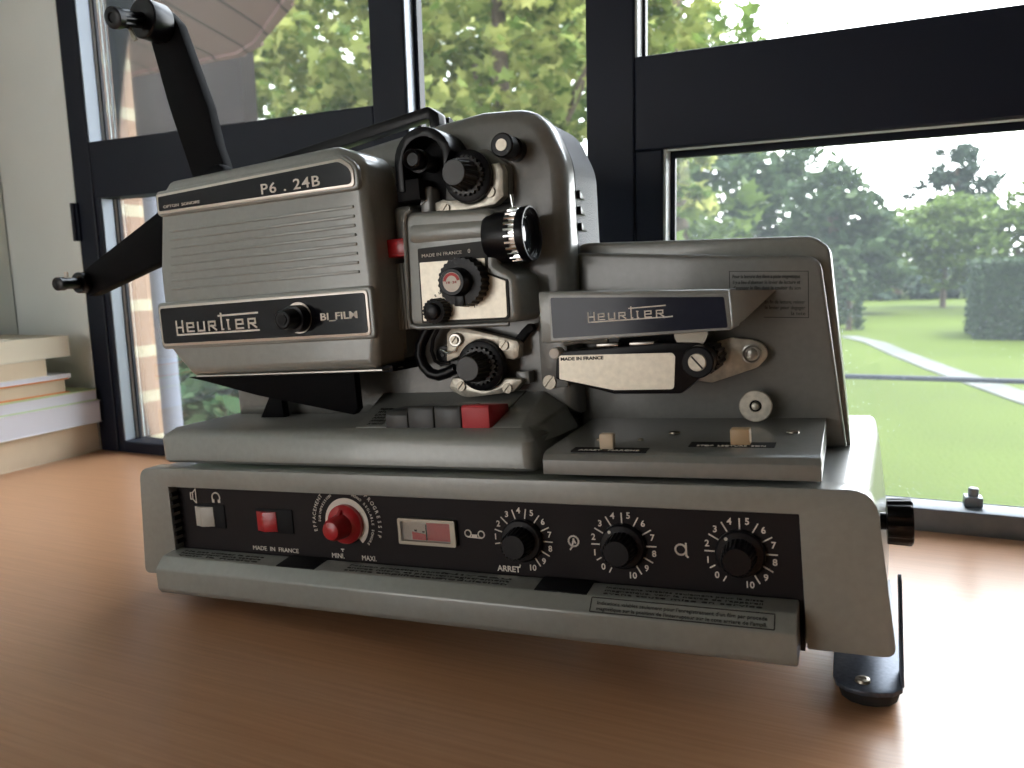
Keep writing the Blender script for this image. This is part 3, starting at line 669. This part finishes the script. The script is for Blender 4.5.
for i, ch in enumerate('CENTRAGE'):
    a = math.radians(140 - i * 17); gt2.text(ch, .2055 + .0098 * math.cos(a), .1850 + .0098 * math.sin(a), .0395, .0014, rot=a - PI / 2)
gt2.text('1', .2235, .1857, .0395, .0022).stroke([(.2245, .1870), (.2252, .1870)], .0005, .0393)
part('dark_lettering', gt2, 'inkdark', lab, None)
sk = part('speed_knob', MB().lathe((.2200, .0395, .2000), (0, -1, 0), [(0, .0137), (.009, .0132), (.0095, .0078), (.0175, .0072), (.0180, .0068)], fl=(26, .0006, 0, 1)).box(.2172, .2225, .0290, .0392, .1872, .1950, .0003), 'black')
part('speed_dial', MB().cyl((.2200, .0218, .2000), (.2200, .0213, .2000), .0052), 'cream', sk)
q = MB()
for k in range(18):
    a0, a1_ = math.radians(10 + k * 9), math.radians(18.5 + k * 9)
    pts = [(.2200 + r_ * math.cos(t_), .2000 + r_ * math.sin(t_)) for r_, t_ in ((.0034, a0), (.0049, a0), (.0049, a1_), (.0034, a1_))]
    q.loft([[(x, .0210, z) for x, z in pts], [(x, .0213, z) for x, z in pts]])
q.text('18  24', .2200, .1992, .0212, .0013, .006)
part('red_scale', q, 'redflat', sk, None)
sm = part('centring_knob', MB().lathe((.2020, .0398, .1852), (0, -1, 0), [(0, .0073), (.0080, .0070), (.0085, .0046), (.0110, .0044), (.0114, .0038)], fl=(20, .0005, 0, 1)), 'black')

# ---- block between lamp housing and gate
vb = MB()
for k in range(6):
    x = .1650 + k * .0022; vb.box(x, x + .0019, .050, .0722, .1755 - (k * .0), .2140 + k * .0001, .0005)
part('ribbed_block', vb, 'paint')
part('gate_shoulder', MB().box(.1690, .1812, .052, .0722, .2265, .2470, .0030, 3), 'paint')
part('red_latch', MB().box(.1668, .1835, .0440, .0722, .2175, .2280, .0010).box(.1712, .1815, .0434, .0445, .2190, .2265, .0004), 'red')

# ---- lens on the right of the gate
le = part('lens_barrel', MB().lathe((.2315, .050, .2230), (1, 0, 0), [(0, .0132), (.002, .0142), (.0155, .0142), (.0160, .0138)], 48), 'black')
part('focus_ring', MB().lathe((.2450, .050, .2233), (1, 0, 0), [(0, .0138), (.0002, .0148), (.0062, .0148), (.0066, .0142)], fl=(26, .0014, 1, 2)), 'chrome', le)
part('front_rim', MB().lathe((.2512, .050, .2233), (1, 0, 0), [(0, .0145), (.0045, .0149), (.0050, .0147), (.0050, .0138), (.0045, .0136), (.0040, .0129), (.0034, .0130), (.0030, .0122), (.0024, .0123), (.0020, .0115), (-.0010, .0112)], 48), 'black', le)
part('rim_ring', MB().lathe((.2560, .050, .2233), (1, 0, 0), [(0, .0150), (.0004, .0149), (.0004, .0142), (0, .0141), (-.0002, .0145)][:4], 48), 'steel', le) if False else None
part('front_glass', MB().lathe((.2503, .050, .2233), (1, 0, 0), [(0, .0112), (.0010, .0095), (.0018, .007), (.0023, .004), (.0025, .0006)], 40), 'lensglass', le)
part('lens_lock_pin', MB().cyl((.2455, .052, .2370), (.2445, .052, .2455), .0012, .0003, 12), 'chrome')
part('lens_mount', MB().box(.2325, .2480, .0560, .0722, .2090, .2375, .003), 'black')

# ---- sprocket assemblies
def sprocket(x, z, up):
    sp = part('sprocket', MB().lathe((x, .0600, z), (0, -1, 0), [(0, .0145), (.0045, .0145), (.0050, .0135)], 44), 'black')
    part('toothed_ring', MB().lathe((x, .0552, z), (0, -1, 0), [(0, .0112), (.0030, .0112), (.0032, .0100)], fl=(22, .0011, 0, 1)), 'key', sp)
    part('fluted_knob', MB().lathe((x, .0522, z), (0, -1, 0), [(0, .0090), (.0128, .0074), (.0134, .0070), (.0138, .0066)], fl=(16, .0012, 0, 1)), 'key', sp)
sprocket(.2172, .2590, True); sprocket(.2165, .1522, False)
def screw(x, y, z, r, parent=None, m='screw', slot=50):
    b = MB().lathe((x, y, z), (0, -1, 0), [(0, r), (.0005, r)], 20)
    a0 = math.radians(slot)
    for sgn in (0, PI):
        g_ = math.asin(.16); pts = [(x + r * .93 * math.cos(a0 + sgn + g_ + (PI - 2 * g_) * k / 10), z + r * .93 * math.sin(a0 + sgn + g_ + (PI - 2 * g_) * k / 10)) for k in range(11)]
        b.prism(pts, y - .0013, y - .0004)
    part('screw', b, m, parent)
def arcpts(cx_, cz_, r, a0, a1, n=10): return [(cx_ + r * math.cos(math.radians(a0 + (a1 - a0) * k / n)), cz_ + r * math.sin(math.radians(a0 + (a1 - a0) * k / n))) for k in range(n + 1)]
sg = [(.1910, .2464), (.1986, .2486), (.2020, .2478)] + arcpts(.2172, .2590, .0150, 232, 335, 10) + [(.2300, .2643), (.2358, .2646), (.2376, .2600), (.2370, .2462), (.2312, .2420), (.2009, .2398), (.1925, .2430)]
s1 = part('bearing_plate', MB().prism(sg, .0590, .0660, .0006), 'alu')
screw(.2002, .0590, .2433, .0030, s1); screw(.2291, .0590, .2492, .0032, s1)
part('sprocket_block', MB().prism(rp([(.1960, .2440), (.2378, .2440), (.2385, .2640), (.225, .2745), (.200, .2740)], .005), .0655, .0722, .0015), 'paint2')
part('gate_lever', MB().box(.1848, .1935, .056, .0722, .2400, .2570, .0025, 3), 'paint2')
part('gate_lever_pin', MB().cyl((.186, .0555, .2470), (.1905, .0555, .2492), .0006, n=8), 'chrome')
s2g = [(.1928, .1549), (.1944, .1715), (.1980, .1745), (.2046, .1748), (.2390, .1655), (.2402, .1632), (.2392, .1561), (.2359, .1546), (.2318, .1555)] + arcpts(.2165, .1522, .0150, 22, 168, 12)[1:-1]
s2 = part('bearing_plate', MB().prism(s2g, .0590, .0660, .0006), 'alu')
screw(.2309, .0590, .1632, .0030, s2)
part('spring_post', MB().cyl((.2010, .0592, .1676), (.2010, .0560, .1676), .0042, .0006), 'steel', s2); screw(.2010, .0560, .1676, .0025, s2)
s3g = [(.1933, .1400), (.1958, .1455), (.2015, .1450)] + arcpts(.2165, .1522, .0150, 215, 328, 10) + [(.2330, .1440), (.2399, .1434), (.2403, .1418), (.2345, .1362), (.2145, .1342), (.2052, .1335), (.2011, .1343), (.1950, .1375)]
s3 = part('bearing_plate', MB().prism(s3g, .0590, .0660, .0006), 'alu')
screw(.2016, .0590, .1402, .0030, s3); screw(.2312, .0590, .1384, .0030, s3)
part('spring_arm', MB().tube([(.1905, .0570, .1625), (.1960, .0565, .1600), (.2010, .0565, .1612), (.2030, .0570, .1650)], .0007, 8), 'chrome')
part('lower_loop_guide', MB().tube([(.1862, .056, .1775), (.1820, .056, .1722), (.1780, .056, .1660), (.1768, .056, .1600), (.1785, .056, .1535), (.1830, .056, .1487), (.1885, .056, .1472), (.1950, .056, .1488), (.2000, .056, .1510)], .0033, 12)
     .tube([(.1910, .057, .1760), (.1862, .057, .1690), (.1845, .057, .1620), (.1862, .057, .1560), (.1900, .057, .1535), (.1960, .057, .1545)], .0012, 8), 'black')
part('guide_roller', MB().lathe((.1905, .0722, .1590), (0, -1, 0), [(0, .005), (.012, .005), (.0125, .0015), (.0132, .0010)], 24), 'black')
part('release_lever', MB().prism(rp([(.2330, .1640), (.2372, .1620), (.2440, .1690), (.2478, .1708), (.2468, .1738), (.2440, .1745), (.2400, .1712)], .001), .0640, .0690, .0006), 'blackmatt')
part('lower_bracket', MB().prism(rp([(.2345, .1400), (.2430, .1400), (.2430, .1475), (.2345, .1475)], .001), .0640, .0722, .001), 'paint2')
part('cover_plate', MB().prism(rp([(.2480, .1370), (.2640, .1370), (.2650, .1760), (.2480, .1760)], .002), .0700, .0722, .0004), 'paint2')
screw(.2530, .0700, .1400, .0042)
# ---- upper loop guide hood
hg = [(.1745, .2540)] + arcpts(.1930, .2700, .0185, 190, 10, 14) + [(.2060, .2640)] + arcpts(.1930, .2700, .0130, 0, 180, 12) + [(.1800, .2600), (.1800, .2540)]
part('upper_loop_guide', MB().prism(hg, .0490, .0722, .0006), 'black')
part('guide_back', MB().prism(rp([(.1790, .2480), (.2040, .2480), (.2060, .2760), (.1930, .2840), (.1810, .2760)], .004), .0660, .0722), 'blackmatt')
part('guide_block', MB().box(.1740, .1890, .0500, .0722, .2490, .2610, .0008), 'blackmatt')
part('guide_edge', MB().tube([(.1722, .0498, .2655), (.1748, .0498, .2555)], .0004, 6), 'chrome')
ur = part('upper_roller', MB().lathe((.1905, .0722, .2700), (0, -1, 0), [(0, .0048), (.0200, .0048), (.0204, .0066), (.0235, .0066), (.0238, .0048), (.0270, .0048), (.0272, .0058), (.0310, .0056), (.0316, .0048), (.0300, .0035)], 32), 'black')
# ---- small round knob upper right
tk = part('framing_knob', MB().lathe((.2408, .0722, .2722), (0, -1, 0), [(0, .0066), (.0060, .0066), (.0065, .0052), (.0110, .0052), (.0115, .0066), (.0195, .0066), (.0203, .0058)], 36), 'black')
part('knob_disc', MB().cyl((.2408, .0519, .2722), (.2408, .0514, .2722), .0032), 'silver', tk)

# ================= sound head unit
sb = MB()
def sbz(y): return .1120 + .030 * (y - .006)
sp_ = [(.0045, .1020), (.0045, .1090), (.0065, .1118), (.0100, .1130), (.0890, .1158), (.0890, .1020)]
sb.loft([[(.2715, y, z) for y, z in sp_], [(.2718, y, z) for y, z in sp_], [(.3985, y, z) for y, z in sp_], [(.3992, y, z) for y, z in sp_]], .0022, 3, 25)
part('sound_unit_base', sb, 'paint2')
A = [(.2640, .1000, .001), (.2640, .2135, .007), (.3985, .1995, .009), (.4088, .1000, .001)]
part('sound_unit_face', MB().prism_soft(A, .0880, .0975, .0022, 4), 'paint2')
B = [(.2640, .0990, .001), (.2640, .2190, .008), (.3950, .2108, .012), (.4030, .2040, .008), (.4108, .0990, .001)]
part('sound_unit_cover', MB().prism_soft(B, .0965, .1400, .0020, 3), 'paint')
# printed notice upper right of the face
nt_ = MB(); yy = .0878
rows = ['Pour la lecture des films a piste magnetique', 'il y a lieu d\'abaisser le levier de lecture et', 'd\'engager le film dans le couloir du son']
def slz(x): return -.0100 * 0 + (x - .371) * -.075
for k, s_ in enumerate(rows): nt_.text(s_, .3715, .1905 - k * .0030, yy, .0019, .0340, rot=-.07)
for k, s_ in enumerate(['En fin de lecture, relever', 'le levier pour degager', 'la tete']): nt_.text(s_, .3905, .1762 - k * .0030 - .0003, yy, .0019, (.0200, .0200, .0070)[k], 'r', rot=-.07)
nt_.stroke([(.3530, .1955), (.3925, .1925), (.3920, .1685), (.3700, .1700)], .0003, yy); nt_.stroke([(.3530, .1955), (.3528, .1850)], .0003, yy)
part('notice_lettering', nt_, 'inkdark', None, None)
# switches
def slot(x0, x1, y0, y1, sx0, sx1, m, lab):
    z = lambda y: .1130 + .0354 * (y - .010)
    s_ = part('slide_switch', MB().loft([[(x0, y0, z(y0) + .0002), (x1, y0, z(y0) + .0002), (x1, y1, z(y1) + .0002), (x0, y1, z(y1) + .0002)], [(x0, y0, z(y0) - .001), (x1, y0, z(y0) - .001), (x1, y1, z(y1) - .001), (x0, y1, z(y1) - .001)]]), 'blackmatt', None, 35, lab)
    part('slider', MB().box(sx0, sx1, y0 + .004, y1 + .001, z(y0), z(y0) + .0078, .0008), m, s_)
    tt = MB()
    tt.text('ARRET   MARCHE' if x0 < .3 else 'STOP  LECTURE  SON', 0, 0, 0, .0022, (x1 - x0) * .8, T=lambda u, v, e: Vector(((x0 + x1) / 2 + u, y0 + .0008 + v, z(y0) + .0004 + e)))
    part('slot_lettering', tt, 'cream', s_, None)
slot(.2850, .3225, .0085, .0165, .2985, .3055, 'ivory', 'black slot with ivory slider')
slot(.3400, .3790, .0200, .0300, .3590, .3680, 'tan', 'black slot with tan slider')
for x, y in ((.3275, .050), (.3850, .052), (.2920, .0330), (.3140, .0330)):
    part('screw', MB().lathe((x, y, .1130 + .0354 * (y - .010)), (0, 0, 1), [(0, .0030 if x > .32 else .0016), (.0008, .0028 if x > .32 else .0014), (.0012, .0015 if x > .32 else .0008)], 18), 'screw')
# long flip-up cover with nameplate
yc = .0400
hc = MB()
co = [(.2610, .1650, .001), (.2650, .1642, .002), (.3600, .1668, .002), (.3588, .1862, .0015), (.2610, .1917, .002)]
hc.prism(rp(co, .002), yc, .0690, .0008)
hc.loft([[(.3575, yc + .0015, .1858), (.3590, yc + .0015, .1672), (.3600, .084, .1690), (.3765, .0878, .1840)], [(.3540, yc + .0015, .1858), (.3540, yc + .0015, .1672), (.3540, .084, .1690), (.3600, .0878, .1840)]])
hcv = part('head_cover', hc, 'paint')
part('dark_panel', MB().prism(rp([(.2680, .1668, .001), (.3578, .1680, .001), (.3566, .1828, .001), (.2680, .1882, .001)], .001), yc - .0005, yc + .0005), 'wedge_blue', hcv)
part('cover_edge', MB().prism(rp([(.2670, .1655, .001), (.3590, .1669, .001), (.3576, .1841, .001), (.2670, .1895, .001)], .001), yc - .0003, yc + .0005), 'paint2', hcv)
L3 = MB(); logo(L3, .2882, .1752, .0400, .0030, yc - .0008, .0006, .0006); L3.stroke([(.3270, .1746), (.3315, .1749)], .0006, yc - .0008)
part('lettering', L3, 'cream', hcv, None)
# black lever with silver label
yl = .0500
ba = part('head_lever', MB().prism(rp([(.2652, .1560, .002), (.2638, .1440, .002), (.2965, .1352, .002), (.3320, .1348, .004), (.3420, .1430, .006), (.3440, .1600, .004), (.3250, .1612, .003), (.2700, .1592, .002)], .002), yl, .0690, .0008), 'black')
part('silver_label', MB().prism(rp([(.2672, .1568, .001), (.3285, .1560, .002), (.3298, .1540, .001), (.3284, .1373, .002), (.2968, .1374, .001), (.2665, .1440, .001)], .001), yl - .0006, yl + .0002), 'silver', ba)
part('lettering', MB().text('MADE IN FRANCE', .2800, .1540, yl - .0006, .0017, .0240, thick=.00008), 'inkdark', ba, None)
part('lever_clip', MB().box(.2880, .3000, yl + .0005, .060, .1605, .1622, .0004).box(.3060, .3190, yl + .0005, .060, .1605, .1622, .0004), 'steel', ba)
part('lever_back', MB().prism(rp([(.2950, .1400), (.3350, .1400), (.3400, .1640), (.2950, .1640)], .003), .0685, .0882), 'blackmatt', ba)
part('lever_pin', MB().cyl((.2645, .058, .1580), (.2645, .0490, .1580), .0030, .0005), 'cream', ba)
part('hinge_spring', MB().tube([(.266, .062, .1618), (.275, .060, .1632), (.285, .062, .1622), (.292, .060, .1632)], .0010, 8), 'alu')
pk = part('pinch_roller', MB().lathe((.3425, .0800, .1516), (0, -1, 0), [(0, .0085), (.022, .0085), (.0225, .0070), (.032, .0070), (.0325, .0080), (.0395, .0080), (.0402, .0072)], fl=(16, .0010, 0, 1)), 'black')
part('slotted_screw', MB().cyl((.3425, .0399, .1516), (.3425, .0390, .1516), .0045, .0004), 'alu', pk)
part('screw_slot', MB().loft([[(.3395, .0388, .1545), (.3402, .0388, .1550), (.3455, .0388, .1487), (.3448, .0388, .1482)], [(.3395, .0391, .1545), (.3402, .0391, .1550), (.3455, .0391, .1487), (.3448, .0391, .1482)]]), 'inkdark', pk)
part('tape_post', MB().lathe((.3370, .0882, .1655), (0, -1, 0), [(0, .0070), (.030, .0070), (.0305, .0085), (.033, .0085)], 28), 'screw')
lp = part('lever_plate', MB().prism(rp([(.3260, .1395, .001), (.3427, .1365, .003), (.3665, .1440, .006), (.3725, .1500, .006), (.3700, .1565, .006), (.3640, .1588, .004), (.3540, .1605, .004), (.3440, .1580, .004)], .003), .0800, .0835, .0005), 'alu')
part('plate_boss', MB().lathe((.3640, .0800, .1514), (0, -1, 0), [(0, .0052), (.0012, .0052), (.0014, .0044), (.0006, .0036), (.0006, .0030), (.0020, .0028), (.0024, .0020)], 28), 'steel', lp)
part('plate_spacer', MB().cyl((.3640, .0882, .1514), (.3640, .0832, .1514), .004), 'blackmatt', lp)
dk = part('guide_disc', MB().lathe((.3654, .0760, .1243), (0, -1, 0), [(0, .0084), (.0012, .0085), (.0016, .0080), (.0016, .0032), (.0004, .0030), (.0004, .0022), (.0026, .0020), (.0030, .0014)], 40), 'alu')
part('disc_stem', MB().cyl((.3645, .0882, .1240), (.3645, .0755, .1240), .0050), 'blackmatt', dk)

# ================================================================== outside
G = -1.2
lawn = MB(); lawn.box(-40, 60, .5, 130, G - .3, G); o = struct('lawn', lawn, M['lawn'])
# pale path curving over the lawn
pc = [(.30, 15.9), (.75, 14.6), (1.05, 12.9), (1.45, 11.0), (2.0, 8.8), (2.6, 6.6), (3.2, 4.5)]
pm = MB(); 
for k in range(len(pc) - 1):
    (xa, ya), (xb, yb) = pc[k], pc[k + 1]; wa = .17 + .006 * k
    pm.loft([[(xa - wa, ya, G + .003), (xa + wa, ya, G + .003), (xb + wa, yb, G + .003), (xb - wa, yb, G + .003)], [(xa - wa, ya, G + .015), (xa + wa, ya, G + .015), (xb + wa, yb, G + .015), (xb - wa, yb, G + .015)]])
struct('garden_path', pm, M['stone'])

def leaves(mb_pts, size, name, m, parent, off, maple=False, seed=1):
    rnd = random.Random(seed); V = []; Fc = []
    if maple: shape = [(0, -.5), (.18, -.22), (.5, -.28), (.36, .0), (.52, .22), (.22, .22), (0, .6), (-.22, .22), (-.52, .22), (-.36, .0), (-.5, -.28), (-.18, -.22)]
    else: shape = [(0, -.6), (.32, -.1), (.22, .35), (0, .6), (-.22, .35), (-.32, -.1)]
    for p in mb_pts:
        s_ = size * rnd.uniform(.6, 1.3); u = Vector((rnd.gauss(0, 1), rnd.gauss(0, 1), rnd.gauss(0, .6))).normalized(); n_ = Vector((rnd.gauss(0, .7), rnd.gauss(0, .7), 1)).normalized()
        v = n_.cross(u).normalized(); b0 = len(V)
        for a, c_ in shape:
            q = p - off + u * a * s_ + v * c_ * s_ + u.cross(v) * (abs(a) * -.25 * s_); V.append(q)
        Fc.append(list(range(b0, b0 + len(shape))))
    me = bpy.data.meshes.new(name); me.from_pydata(V, [], Fc); me.materials.append(m)
    o = bpy.data.objects.new(name, me); COL.objects.link(o); o.parent = parent; return o
def blob_pts(blobs, n, seed, shell=.55):
    rnd = random.Random(seed); tot = sum(b[3] * b[4] for b in blobs); out = []
    for (x, y, z, rx, rz) in blobs:
        k = int(n * rx * rz / tot)
        cl = [Vector((rnd.gauss(0, 1), rnd.gauss(0, 1), rnd.gauss(0, 1))).normalized() * rnd.uniform(shell, 1) for _ in range(max(6, k // 40))]
        for i in range(k):
            c_ = cl[i % len(cl)]; d = Vector((rnd.gauss(0, .13), rnd.gauss(0, .13), rnd.gauss(0, .10)))
            q = c_ + d; out.append(Vector((x + q.x * rx, y + q.y * rx, z + q.z * rz)))
    return out
def tree(name, label, cat, base, blobs, n, size, m, group=None, maple=False, seed=1, tr=.12):
    r = empty(name, base); tag(r, label, cat, group); off = Vector(base)
    tk_ = MB(); x, y, z = base; top = max(b[2] for b in blobs)
    tk_.lathe((x, y, z), (0, 0, 1), [(0, tr * 1.3), ((top - z) * .5, tr), ((top - z), tr * .4)], 12)
    for b_ in blobs[:7]:
        tk_.tube([(x, y, z + (b_[2] - z) * .45), ((x + b_[0]) / 2, (y + b_[1]) / 2, z + (b_[2] - z) * .75), (b_[0], b_[1], b_[2])], tr * .3, 7)
    tk_.build('trunk', M['bark'], r, 40, off)
    leaves(blob_pts(blobs, n, seed), size, 'foliage', m, r, off, maple, seed)
    return r
# bright maple outside the left and middle panes
tree('maple_tree', 'bright yellow-green maple close outside the left and middle panes', 'tree', (-2.0, 5.0, G),
     [(-2.2, 5, 1.7, 1.0, .8), (-1.2, 5.0, 1.8, .75, .7), (-3.0, 4.8, 1.9, .8, .7), (-2.7, 4.8, 1.2, .6, .45), (-1.5, 4.8, .9, .7, .5), (-.95, 5.2, 2.3, .42, .5), (-2.3, 5.2, .6, .7, .5), (-2.2, 5, 2.6, 1.3, .6), (-.62, 5, .80, .20, .40), (-3.9, 4.8, 1.9, .55, .6), (-3.5, 4.9, 1.1, .5, .4)], 9000, .115, M['maple'], maple=True, seed=3, tr=.09)
tree('maple_tree', 'green maple growing just behind the bright one, its edge showing in the right sash', 'tree', (-1.6, 9.0, G),
     [(-2.0, 9, 2.4, 1.6, 1.3), (-4.2, 9, 2.6, 1.6, 1.4), (-2.4, 9, .6, 1.7, 1.0), (-4.6, 9, .6, 1.5, 1.1), (-3.2, 9.4, 3.6, 2.0, 1.0), (-1.9, 9.3, 3.4, .9, .9), (-6.6, 9, 2.4, 1.6, 1.5), (-6.4, 9, .6, 1.5, 1.2), (-5.6, 9.2, 4.0, 1.5, 1.0)], 10000, .18, M['farlight'], maple=True, seed=5, tr=.16)
tree('shrub', 'dark green shrub in the gap left of the projector under the lamp housing', 'shrub', (-1.75, 2.2, G), [(-1.95, 2.2, -.35, .38, .45), (-1.75, 2.2, -.75, .4, .35), (-2.2, 2.2, -.5, .4, .6)], 4200, .09, M['shrub'], seed=8, tr=.04)
# distant trees
D = 40
def far(name, label, cx_, cy_, blobs, n, size, m, seed, tr=.2, k=1):
    q = lambda x, y: (.4 + (x - .4) * k, -.34 + (y + .34) * k)
    tree(name, label, 'tree', (*q(cx_, cy_), G), [(*q(b[0], b[1]), .2 + (b[2] - .2) * k, b[3] * k, b[4] * k) for b in blobs], n, size * k, m, 'trees across the lawn', False, seed, tr)
far('broadleaf_tree', 'tall hazy green tree behind the sound unit cover', -4.5, 34, [(-5, 34, 3.3, 3.2, 2.6), (-2.2, 34, 2.5, 2.2, 2.2), (-7.5, 34, 2.5, 2.5, 2.8), (-4, 33, .6, 3.4, 1.9)], 7000, 0.440, M['far'], 11, .2, 1.5)
far('broadleaf_tree', 'rounded grey-green tree sloping down right of the tallest one', -.4, 32, [(-.6, 32, 2.0, 1.8, 2.0), (.7, 32.5, 1.2, 1.6, 1.5), (-.4, 31.5, .0, 2.4, 1.2)], 5200, 0.360, M['far'], 12, .2, 0.74)
far('broadleaf_tree', 'low green tree above the end of the path', 2.0, 37, [(2.0, 37, .9, 1.9, 1.7), (1.2, 36.4, 0, 1.6, 1.2), (3.2, 37, .6, 1.3, 1.3)], 4200, 0.360, M['farlight'], 13, .2, 1.02)
far('dark_tree', 'dark upright tree standing tallest against the white sky', 4.35, 40, [(4.3, 40, 4.3, 1.1, 1.3), (3.8, 40, 3.2, 1.3, 1.3), (5.2, 40, 3.2, 1.3, 1.6), (4.6, 40, 1.7, 2.0, 1.5), (5.4, 40, .3, 1.6, 1.5)], 5200, 0.272, M['fardark'], 14, .2, 1.2)
far('round_tree', 'round light green tree in front of the dark upright one', 3.7, 36, [(3.75, 36, 1.3, 1.85, 1.55), (3.7, 35.6, .1, 1.5, .9)], 4200, 0.272, M['farlight'], 15, .07, 0.74)
far('broadleaf_tree', 'yellowish green tree cut by the frame edge beyond the hedge', 7.0, 38, [(7.0, 38, 1.8, 1.5, 1.5), (6.4, 38, .7, 1.2, 1.3), (8.2, 38, 1.5, 1.4, 1.7)], 4200, 0.288, M['farlight'], 16, .2, 0.62)
far('dark_tree', 'dark bushy tree filling the gap under the hazy crowns', -2.5, 29, [(-2.8, 29, -.2, 1.9, 1.0), (-.6, 29.6, -.5, 1.6, .8), (1.5, 30, -.6, 1.5, .7), (-5.5, 29, .0, 2.2, 1.3), (3.5, 31, -.6, 1.4, .7)], 7000, 0.256, M['fardark'], 17, .2, 1.08)
far('spindly_tree', 'slender pale tree nearer the glass beside the window post', -3.6, 16, [(-3.9, 16, 1.4, .75, .9), (-3.3, 16.3, .4, .8, .8), (-4.1, 16, -.4, .9, .8)], 4200, 0.136, M['farlight'], 18)
far('bush', 'blue-green bush right behind the edge of the sound unit cover', .3, 17.5, [(.22, 17.6, -.5, .45, .7), (.12, 17.6, .1, .45, .4)], 1800, .13, M['far'], 19, .05)
# clipped hedge
hr = empty('hedge', (3.6, 16, G)); tag(hr, 'clipped dark green box-shaped hedge on the lawn at the frame edge', 'hedge')
offh = Vector((3.6, 16, G)); c0 = (2.23, 15.45)
MB().box(2.45, 5.2, 15.45, 17.2, G, .16).build('hedge_core', M['hedge'], hr, None, offh)
rnd = random.Random(4); pts = []
for _ in range(9000):
    f_ = rnd.random()
    if f_ < .6: pts.append(Vector((rnd.uniform(2.38, 5.2), 15.42 + rnd.gauss(0, .03), rnd.uniform(G, .18))))
    elif f_ < .8: pts.append(Vector((2.42 + rnd.gauss(0, .03), rnd.uniform(15.4, 17.2), rnd.uniform(G, .18))))
    else: pts.append(Vector((rnd.uniform(2.38, 5.2), rnd.uniform(15.4, 17.2), .18 + rnd.gauss(0, .02))))
leaves(pts, .07, 'clipped_leaves', M['hedge'], hr, offh, False, 6)
# iron rail outside the right sash
rr = empty('garden_railing', (1.0, 1.6, G)); tag(rr, 'thin dark horizontal railing bar crossing outside the right sash', 'railing')
orr = Vector((1.0, 1.6, G))
MB().cyl((-.2, 1.6, -.063), (3.4, 1.6, -.063), .0060, n=14).build('rail', M['frame'], rr, 35, orr)
MB().cyl((-.15, 1.6, G), (-.15, 1.6, -.06), .014, n=12).build('post', M['frame'], rr, 35, orr)
MB().cyl((3.3, 1.6, G), (3.3, 1.6, -.06), .014, n=12).build('post', M['frame'], rr, 35, orr)
# building corner outside the left sash
o = MB().box(-1.50, -.700, .50, .634, G, .98).build('brick_pier', M['brick'], None, None, None); tag(o, 'pale brick wall end with cream mortar seen through the left panes', 'brick wall')
o = MB().cyl((-1.030, .95, G), (-1.030, .95, .46), .024, n=16).build('downpipe', M['pipe'], None, 35); tag(o, 'lavender grey vertical downpipe beside the pale brick', 'downpipe')
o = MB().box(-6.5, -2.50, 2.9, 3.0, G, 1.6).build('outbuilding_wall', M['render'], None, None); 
tag(o, 'dark grey-brown outbuilding wall under the boarded eave', 'wall')
ev = MB(); q = [(-.9, .75), (-.9, 1.42), (-1.164, 1.60), (-1.516, 1.87), (-1.66, 1.94), (-2.9, 1.98), (-2.9, .75)]
ev.loft([[(x, y, 1.0) for x, y in q], [(x, y, 1.03) for x, y in q]])
er = empty('eave', (-1.9, 1.2, 1.0)); tag(er, 'pinkish brown boarded roof eave seen at the top of the left pane', 'roof eave'); oe = Vector((-1.9, 1.2, 1.0))
ev.build('soffit', M['soffit'], er, None, oe)
fa = MB()
for (xa, ya), (xb, yb) in zip(q[1:5], q[2:6]):
    fa.loft([[(xa, ya, .99), (xb, yb, .99), (xb, yb + .03, .99), (xa + .02, ya + .03, .99)], [(xa, ya, 1.12), (xb, yb, 1.12), (xb, yb + .03, 1.12), (xa + .02, ya + .03, 1.12)]])
fa.build('fascia', M['soffit'], er, None, oe)
